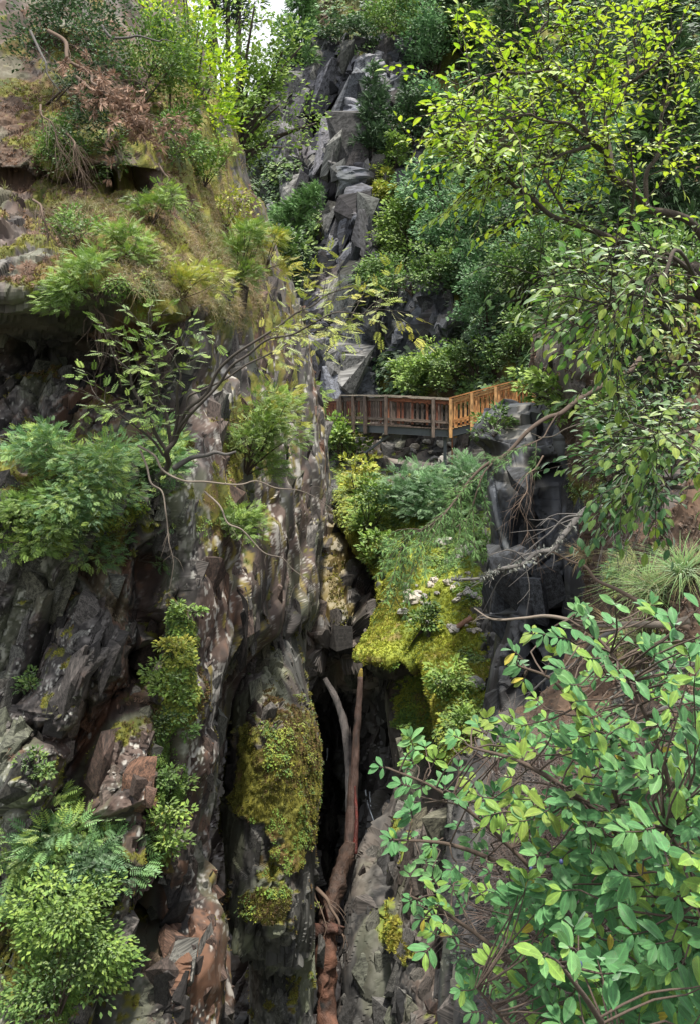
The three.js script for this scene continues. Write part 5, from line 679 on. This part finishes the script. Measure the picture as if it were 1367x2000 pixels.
deadBranch('broken dead limb jammed across the slot above the thick log', [[618, 1735, 20.2], [640, 1760, 20], [662, 1800, 19.8], [672, 1830, 19.7]], .05, .02, { bark: 'root', twigs: 8, len: .35, bias: [0, .2, .2] });
deadBranch('thin reddish stick beside the burl of the thick log', [[612, 1720, 19.9], [628, 1770, 19.7], [640, 1815, 19.5]], .025, .01, { bark: 'root', twigs: 5, len: .4, bias: [0, 0, .3] });
deadBranch('grey lichen covered dead branch across the dark rock', [[1165, 985, 8.6], [1120, 1030, 8.5], [1080, 1072, 8.4], [1015, 1103, 8.3], [960, 1118, 8.2], [880, 1132, 8.2]], .035, .012, { twigs: 16, len: .24, fork: 1, ...lich, bias: [-.3, -.2, 0] });
deadBranch('thin dead branch above the lichen covered branch', [[1300, 880, 8], [1220, 930, 8.2], [1140, 1000, 8.3], [1070, 1040, 8.4], [1020, 1085, 8.4]], .018, .005, { twigs: 10, len: .2 });
deadBranch('dead branch slanting down to the right edge by the tussock', [[1345, 1228, 5.4], [1290, 1195, 5.5], [1210, 1150, 5.7], [1140, 1110, 5.8], [1078, 1078, 5.9]], .02, .006, { twigs: 6, len: .2, bark: 'root' });
deadBranch('dead forked branch reaching left from the right edge', [[1345, 1210, 4.6], [1270, 1220, 4.7], [1200, 1225, 4.8], [1120, 1215, 4.9], [1020, 1205, 5], [925, 1188, 5.1]], .022, .004, { twigs: 9, len: .2, bark: 'dead', bias: [-.5, -.2, 0] });
deadBranch('dead side branch running down behind the bush leaves', [[1215, 1223, 4.7], [1170, 1250, 4.7], [1110, 1300, 4.8], [1060, 1340, 4.9], [1010, 1380, 5]], .014, .004, { twigs: 8, len: .22 });
deadBranch('thick lichen crusted branch at the right edge', [[1350, 1300, 4.3], [1290, 1305, 4.3], [1235, 1325, 4.3], [1205, 1370, 4.3], [1190, 1430, 4.3]], .026, .016, { twigs: 8, len: .3, ...lich, tuftSize: .035, tufts: 200 });
deadBranch('bare branch crossing below the lichen crusted branch', [[1350, 1360, 4], [1280, 1390, 4], [1220, 1420, 4.1], [1150, 1440, 4.2]], .014, .005, { twigs: 9, len: .3 });
deadBranch('fine hanging dead twigs on the face of the dark rock', [[1060, 890, 9.4], [1030, 930, 9.3], [1010, 990, 9.2], [1030, 1050, 9.2]], .01, .004, { twigs: 26, len: .45, fork: 1, bias: [0, -.7, 0], bark: 'root', name: 'dead_twigs', category: 'twigs' });
deadBranch('tangle of roots on the brown hillside at the right edge', [[1300, 900, 8.6], [1260, 960, 8.5], [1230, 1010, 8.5], [1200, 1060, 8.6]], .02, .006, { twigs: 46, len: .5, fork: 1, bias: [0, -.6, .1], name: 'hanging_roots', category: 'roots' });
deadBranch('lichen white twig low in the foreground bush', [[980, 1845, 3.1], [940, 1850, 3.1], [900, 1862, 3.1], [872, 1872, 3.1]], .006, .003, { twigs: 9, len: .3, ...lich, tuftSize: .018, tufts: 120 });
deadBranch('thin fallen stem across the maple boughs', [[1250, 805, 6], [1180, 815, 6], [1100, 838, 6.1], [1050, 855, 6.1]], .007, .003, { twigs: 3, bark: 'dead' });
for (const [x, y, s, l, pal] of [[1285, 1170, .62, 'large green grass tussock at the right edge', PAL.grass], [1235, 1110, .5, 'green grass tussock above the large tussock', PAL.grass], [1265, 1265, .6, 'pale yellow grass tussock below the green tussocks', [[.22, .23, .08], [.3, .27, .12], [.16, .19, .06]]], [1150, 1085, .5, 'dry straw tussock at the edge of the dark rock', PAL.straw], [1330, 1130, .6, 'grass tussock cut by the right edge', PAL.grass], [1200, 1230, .45, 'small pale tussock left of the yellow tussock', PAL.straw]]) { const s0 = ground(x, y, 'hillside_right'), t = thing('grass_tussock', l, 'grass'), L = new Leaves(), R = rng(x); t.position.copy(s0.p); for (let i = 0; i < 9; i++) L.add(V((R() - .5) * .22, -.02, (R() - .5) * .22), UP.clone().add(jit(R, .7)).add(V(-.2, 0, .3)), V(0, 0, 1).add(jit(R, 1)), s * .72 * (.6 + .6 * R()), pick(R, pal)); L.build('blades', GEO.tussock, M.leaf, t); }
// ---------------------------------------------------------------- foreground bush
{
  const R = rng(31337), g = thing('honeysuckle_bush', 'large foreground bush with smooth oval leaves at the lower right', 'bush'), root = at(1330, 2300, 4.4), L = new Leaves(), tw = []; g.position.copy(root);
  const edge = [[1190, 1110], [1250, 1010], [1350, 1000], [1420, 900], [1480, 760], [1560, 790], [1640, 750], [1700, 800], [1800, 790], [1900, 890], [2040, 900]], edgeX = y => { for (let i = 1; i < edge.length; i++) if (y <= edge[i][0]) return lerp(edge[i - 1][1], edge[i][1], (y - edge[i - 1][0]) / (edge[i][0] - edge[i - 1][0])); return 900; };
  const stems = [[[1330, 2300, 4.4], [1240, 2050, 3.4], [1120, 1800, 3.2], [980, 1640, 3.2], [850, 1540, 3.2], [755, 1500, 3.2]], [[1330, 2300, 4.4], [1290, 1950, 3.2], [1230, 1650, 2.9], [1160, 1450, 2.9], [1080, 1330, 2.9], [1010, 1300, 2.9]], [[1330, 2300, 4.4], [1340, 1900, 2.9], [1320, 1600, 2.6], [1270, 1420, 2.6], [1180, 1260, 2.7], [1110, 1210, 2.8]], [[1330, 2300, 4.4], [1180, 2080, 3], [1020, 1900, 3], [880, 1790, 3.1], [800, 1750, 3.1]], [[1330, 2300, 4.4], [1230, 2100, 2.4], [1150, 1960, 2], [1090, 1880, 1.9]], [[1330, 2300, 4.4], [1150, 2150, 2.8], [1010, 2020, 2.7], [930, 1930, 2.7]], [[1330, 2300, 4.4], [1380, 1900, 2.4], [1350, 1700, 2.3], [1300, 1620, 2.3]], [[1120, 1800, 3.2], [1000, 1700, 3.1], [880, 1650, 3.1], [770, 1640, 3.1]], [[1230, 1650, 2.9], [1130, 1560, 2.7], [1020, 1490, 2.7], [920, 1460, 2.8]]];
  const nodes = []; for (const st of stems) { const pts = st.map(q => at(...q)), cv = new THREE.CatmullRomCurve3(pts); mesh('stem', tube(pts.map(p => p.clone().sub(root)), .013, .0035, 6, 24), M.twig, g); for (let i = 0; i <= 30; i++) nodes.push(cv.getPoint(.25 + .75 * i / 30)); }
  const whorl = (p, d, size, n, yellow) => {
    const tone0 = yellow ? [.22, .31, .035] : pick(R, PAL.bush), sd = V().crossVectors(d, V(0, .7, .7)).normalize();
    for (let k = 0; k < n; k++) { const q = p.clone().addScaledVector(d, -k * size * .24), last = k === 0; for (const s of [-1, 1]) { const dir = d.clone().multiplyScalar(last ? 1 : .45).addScaledVector(sd, s * (last ? .55 : 1)).add(jit(R, .5)); dir.y -= .18 * R(); const tone = R() < .005 ? PAL.gold[0] : R() < .7 ? tone0 : pick(R, PAL.bush); L.add(q.clone().sub(root), dir, V(0, .8, .6).add(jit(R, .85)), size * (.75 + .5 * R()) * (last ? .85 : 1), tone, .9 + .2 * R()); } if (last && R() < .5) L.add(q.clone().sub(root), d.clone().add(jit(R, .4)), V(0, .8, .6).add(jit(R, .6)), size * .7, tone0, 1.05); }
  };
  const sites = [[740, 1498, 3.2], [760, 1640, 3.1], [800, 1580, 3.1], [850, 1480, 3.2], [800, 1440, 3.2], [830, 1860, 3], [800, 1760, 3.1], [850, 1740, 3], [1000, 1270, 2.9], [1020, 1330, 2.9], [1060, 1240, 2.8], [1130, 1190, 2.8], [1110, 1850, 1.75], [1060, 1870, 1.75], [1170, 1870, 1.8], [1120, 1810, 1.85], [1200, 1900, 1.8], [1260, 1620, 2.1], [1290, 1690, 2.1], [880, 1700, 3], [840, 1650, 3.1], [820, 1540, 3.2], [890, 1560, 3]];
  while (sites.length < 680) { const y = 1180 + R() ** .9 * 860, e = edgeX(y), x = e + (1420 - e) * R() ** .8; if (y < 1400 && R() < .62) continue; if (x > 840 && x < 970 && y > 1560 && R() < .45) continue; const f = (x - 740) / 600; sites.push([x, y, lerp(3.3, 2.3, f) + (R() - .25) * .9]); }
  for (const [x, y, D] of sites) {
    const p = at(x, y, D); let best = null, bd = 1e9; for (const q of nodes) { const d = q.distanceToSquared(p) + (q.y > p.y + .1 ? .3 : 0); if (d < bd) { bd = d; best = q; } }
    const d = p.clone().sub(best).normalize().add(V(-.35, .25, .25)).add(jit(R, .7)).normalize(), l = best.distanceTo(p); tw.push(tube([best, best.clone().lerp(p, .5).add(jit(R, l * .2)), p.clone().addScaledVector(d, -.05), p].map(q => q.clone().sub(root)), .0038, .0016, 4, 6));
    whorl(p, d, (x > 1000 && y > 1450 ? .058 : .05) * (.85 + .35 * R()), 2 + fl(R() * 2.2), (x > 900 && x < 1130 && y < 1640 && R() < .35));
  }
  mesh('twigs', mergeGeometries(tw), M.twig, g, 'stuff');
  const q = new Leaves(); L.a.forEach(e => { const m = e[0].elements, p = V(m[12], m[13], m[14]).add(root), [x, y] = toPx(p); e[3] = x > 0 && x < 1350 && y < 1990 ? e[3] * 0 + V(m[4], m[5], m[6]).length() / p.length() : 0; }); L.a.sort((a, b) => b[3] - a[3]);
  for (const e of L.a.splice(0, 300)) { const l = mesh('leaf', GEO[pick(R, ['near', 'nearC', 'nearD', 'nearE'])], toned(M.leafNear, e[1]), g); e[0].decompose(l.position, l.quaternion, l.scale); }
  L.build('foliage', GEO.near, M.leafNear, g);
  const berry = new THREE.SphereGeometry(.006, 10, 8); berry.scale(1, 1.3, 1); const bm = mat(.03, .04, .12, .5); for (const [x, y, D] of [[1131, 1884, 1.78], [1095, 1683, 2.5], [1036, 1697, 2.7]]) mesh('berry', berry, bm, g).position.copy(at(x, y, D).sub(root));
}
renderer.render(scene, camera);
